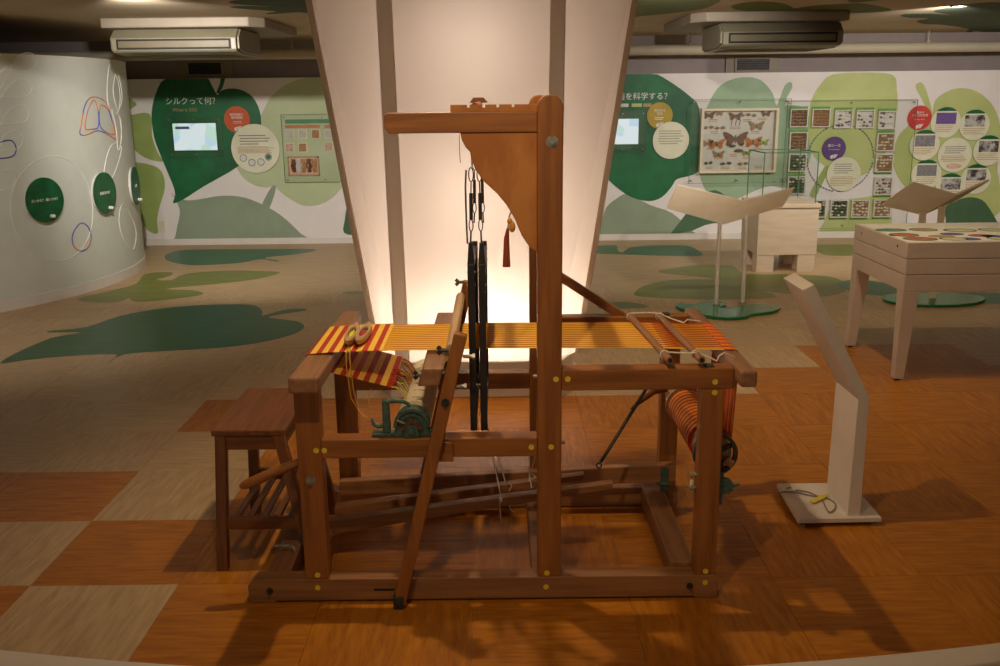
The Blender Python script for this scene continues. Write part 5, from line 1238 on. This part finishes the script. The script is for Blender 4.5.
for (zx, zy, rx, ry, m, rim) in OV:
    c = at_height(840+zx/6.25, 210+zy/6.25, 0.7885); e = at_height(840+(zx+rx)/6.25, 210+zy/6.25, 0.7885); f_ = at_height(840+zx/6.25, 210+(zy-ry)/6.25, 0.7885)
    a, b = abs(e.x-c.x), min(abs(f_.y-c.y), 0.17)
    c.y = min(max(c.y, YN+0.04+b), YF_-0.04-b)
    if c.x+a > X1: continue
    P = [(c.x+a*math.cos(2*PI*k/32), c.y+b*math.sin(2*PI*k/32)) for k in range(32)]
    mb = MB(); mb.prism(P, 0.7885, 0.7892, 'z'); o = obj('printed_oval', mb, rim or m, sheet)
    if rim:
        P = [(c.x+a*0.84*math.cos(2*PI*k/32), c.y-b*0.06+b*0.80*math.sin(2*PI*k/32)) for k in range(32)]
        mb = MB(); mb.prism(P, 0.7892, 0.7897, 'z'); obj('oval_picture', mb, m, o)

# ------------------------------------------------------------------ book-shaped stands
def slab(a, b, c, d, th):
    a, b, c, d = map(Vector, (a, b, c, d)); n = (b-a).cross(d-a).normalized()
    if n.z < 0: n = -n
    mb = MB(); mb.add([a, b, c, d, a+n*th, b+n*th, c+n*th, d+n*th], [(0,1,2,3),(7,6,5,4),(0,4,5,1),(1,5,6,2),(2,6,7,3),(3,7,4,0)]); return mb
t = thing('book_stand', (1.79, 7.13, 0), 'open book shaped stand on two poles with green leaf base', 'stand', 'open book shaped stands')
HL, HS, HR = at_depth(677.6, 185, 7.10), at_depth(743, 200.5, 7.13), at_depth(795, 187.6, 7.10)
LL, LS, LR = at_depth(666.6, 208.5, 7.15), at_depth(724, 224.6, 7.19), at_depth(782.7, 206.7, 7.15)
obj('left_leaf', slab(LL, LS, HS, HL, 0.016), 'beige_panel', t, 0.002)
obj('right_leaf', slab(LS, LR, HR, HS, 0.016), 'beige_panel', t, 0.002)
P = [at_height(650+x/3.917, 160+y/3.917, 0.024) for x, y in ((100,565),(125,559),(165,564),(205,556),(250,552),(300,560),(292,570),(270,576),(310,580),(360,570),(430,563),(490,570),(512,577),(480,592),(400,602),(380,604),(340,598),(300,584),(382,604),(380,612),(300,617),(210,606),(190,594),(140,586),(112,576))]
P = [(p.x, p.y) for p in P]
P = [P[i] for i in (0,1,2,3,4,5,6,7,8,9,10,11,12,13,14,19,20,21,22,23,24)]
mb = MB(); mb.prism(smooth_poly(P, 2), 0.004, 0.024, 'z'); lb = obj('leaf_base', mb, 'gloss_green', t, 0.003)
for (u, v) in ((716, 304.5), (742.5, 303)):
    f_ = at_height(u, v, 0.024)
    top = 0.655 if u < 730 else 0.70
    mb = MB(); mb.cyl((f_.x, f_.y, 0.024), (f_.x, f_.y, top), 0.0155, 16); po = obj('pole', mb, 'white_board', t, smooth=True)
    mb = MB(); mb.cyl((f_.x, f_.y, 0.024), (f_.x, f_.y, 0.030), 0.028, 16); obj('pole_flange', mb, 'steel', po)
t = thing('book_stand', (3.32, 7.2, 0), 'open book shaped stand with flat legs behind the display table', 'stand', 'open book shaped stands')
D = 7.15
HL, HS, HR = at_depth(914, 182.3, D-0.03), at_depth(958, 194.8, D-0.05), at_depth(989.8, 181, D-0.03)
LL, LS = at_depth(881, 205.5, D+0.04), at_depth(923, 215.3, D+0.03)
LR = LS+(HR-HS)*1.0
obj('left_leaf', slab(LL, LS, HS, HL, 0.018), 'beige_panel', t, 0.002)
obj('right_leaf', slab(LS, LR, HR, HS, 0.018), 'beige_panel', t, 0.002)
for u, tp in ((922, 0.69), (940.5, 0.74)):
    p = at_depth(u, 222, D); mb = MB(); mb.box(p.x-0.025, p.x+0.025, p.y-0.008, p.y+0.008, 0.022, tp); obj('leg', mb, 'beige_panel', t, 0.002)
mb = MB(); mb.prism(smooth_poly([(3.0, 7.1), (3.15, 6.95), (3.4, 6.92), (3.65, 7.0), (3.8, 7.2), (3.6, 7.35), (3.3, 7.38), (3.05, 7.28)], 3), 0.004, 0.022, 'z'); obj('leaf_base', mb, 'gloss_green', t, 0.003)

# ------------------------------------------------------------------ glass showcase on a plinth
XA, XB, YA_, YB_ = 2.345, 2.885, 8.44, 9.02
t = thing('glass_showcase', (2.61, 8.7, 0), 'birch plinth on four short legs carrying an empty glass case', 'showcase')
zt = at_depth(785, 208, YA_).z; zb = at_depth(785, 255, YA_).z
mb = MB(); mb.box(XA, XB, YA_, YB_, zb, zt); obj('plinth_box', mb, 'birch', t, 0.003)
mb = MB(); mb.box(XA-0.01, XB+0.012, YA_-0.012, YB_+0.012, zt, zt+0.035); obj('plinth_top', mb, 'birch', t, 0.003)
for x in (XA+0.005, XB-0.165):
    for y in (YA_+0.005, YB_-0.165):
        mb = MB(); mb.box(x, x+0.155, y, y+0.155, 0.0, zb); obj('leg', mb, 'birch', t, 0.002)
gz0, gz1 = zt+0.035, at_depth(780, 153, YA_).z
e = 0.006
for nm, a in (('glass_front', (XA+0.03, XB-0.03, YA_+0.03, YA_+0.03+e)), ('glass_back', (XA+0.03, XB-0.03, YB_-0.03-e, YB_-0.03)), ('glass_side', (XA+0.03, XA+0.03+e, YA_+0.036, YB_-0.036)), ('glass_side', (XB-0.03-e, XB-0.03, YA_+0.036, YB_-0.036))):
    mb = MB(); mb.box(*a, gz0, gz1); obj('glass_pane', mb, 'clear_glass', t)
mb = MB(); mb.box(XA+0.03, XB-0.03, YA_+0.03, YB_-0.03, gz1, gz1+e); obj('glass_lid', mb, 'clear_glass', t)
x0, x1, y0, y1 = XA+0.03, XB-0.03, YA_+0.03, YB_-0.03
for p, q in (((x0, y0, gz1), (x1, y0, gz1)), ((x0, y1, gz1), (x1, y1, gz1)), ((x0, y0, gz1), (x0, y1, gz1)), ((x1, y0, gz1), (x1, y1, gz1)), ((x0, y0, gz0), (x0, y0, gz1)), ((x1, y0, gz0), (x1, y0, gz1)), ((x0, y1, gz0), (x0, y1, gz1)), ((x1, y1, gz0), (x1, y1, gz1))):
    mb = MB(); mb.bar(p, q, 0.008, 0.008); obj('glass_edge', mb, 'leaf_deep', t)
mb = MB(); mb.cyl((x0+0.09, y0-0.012, gz0+0.20), (x0+0.09, y0, gz0+0.20), 0.014, 12); obj('lock', mb, 'steel', t)
print('objects', len(bpy.data.objects))
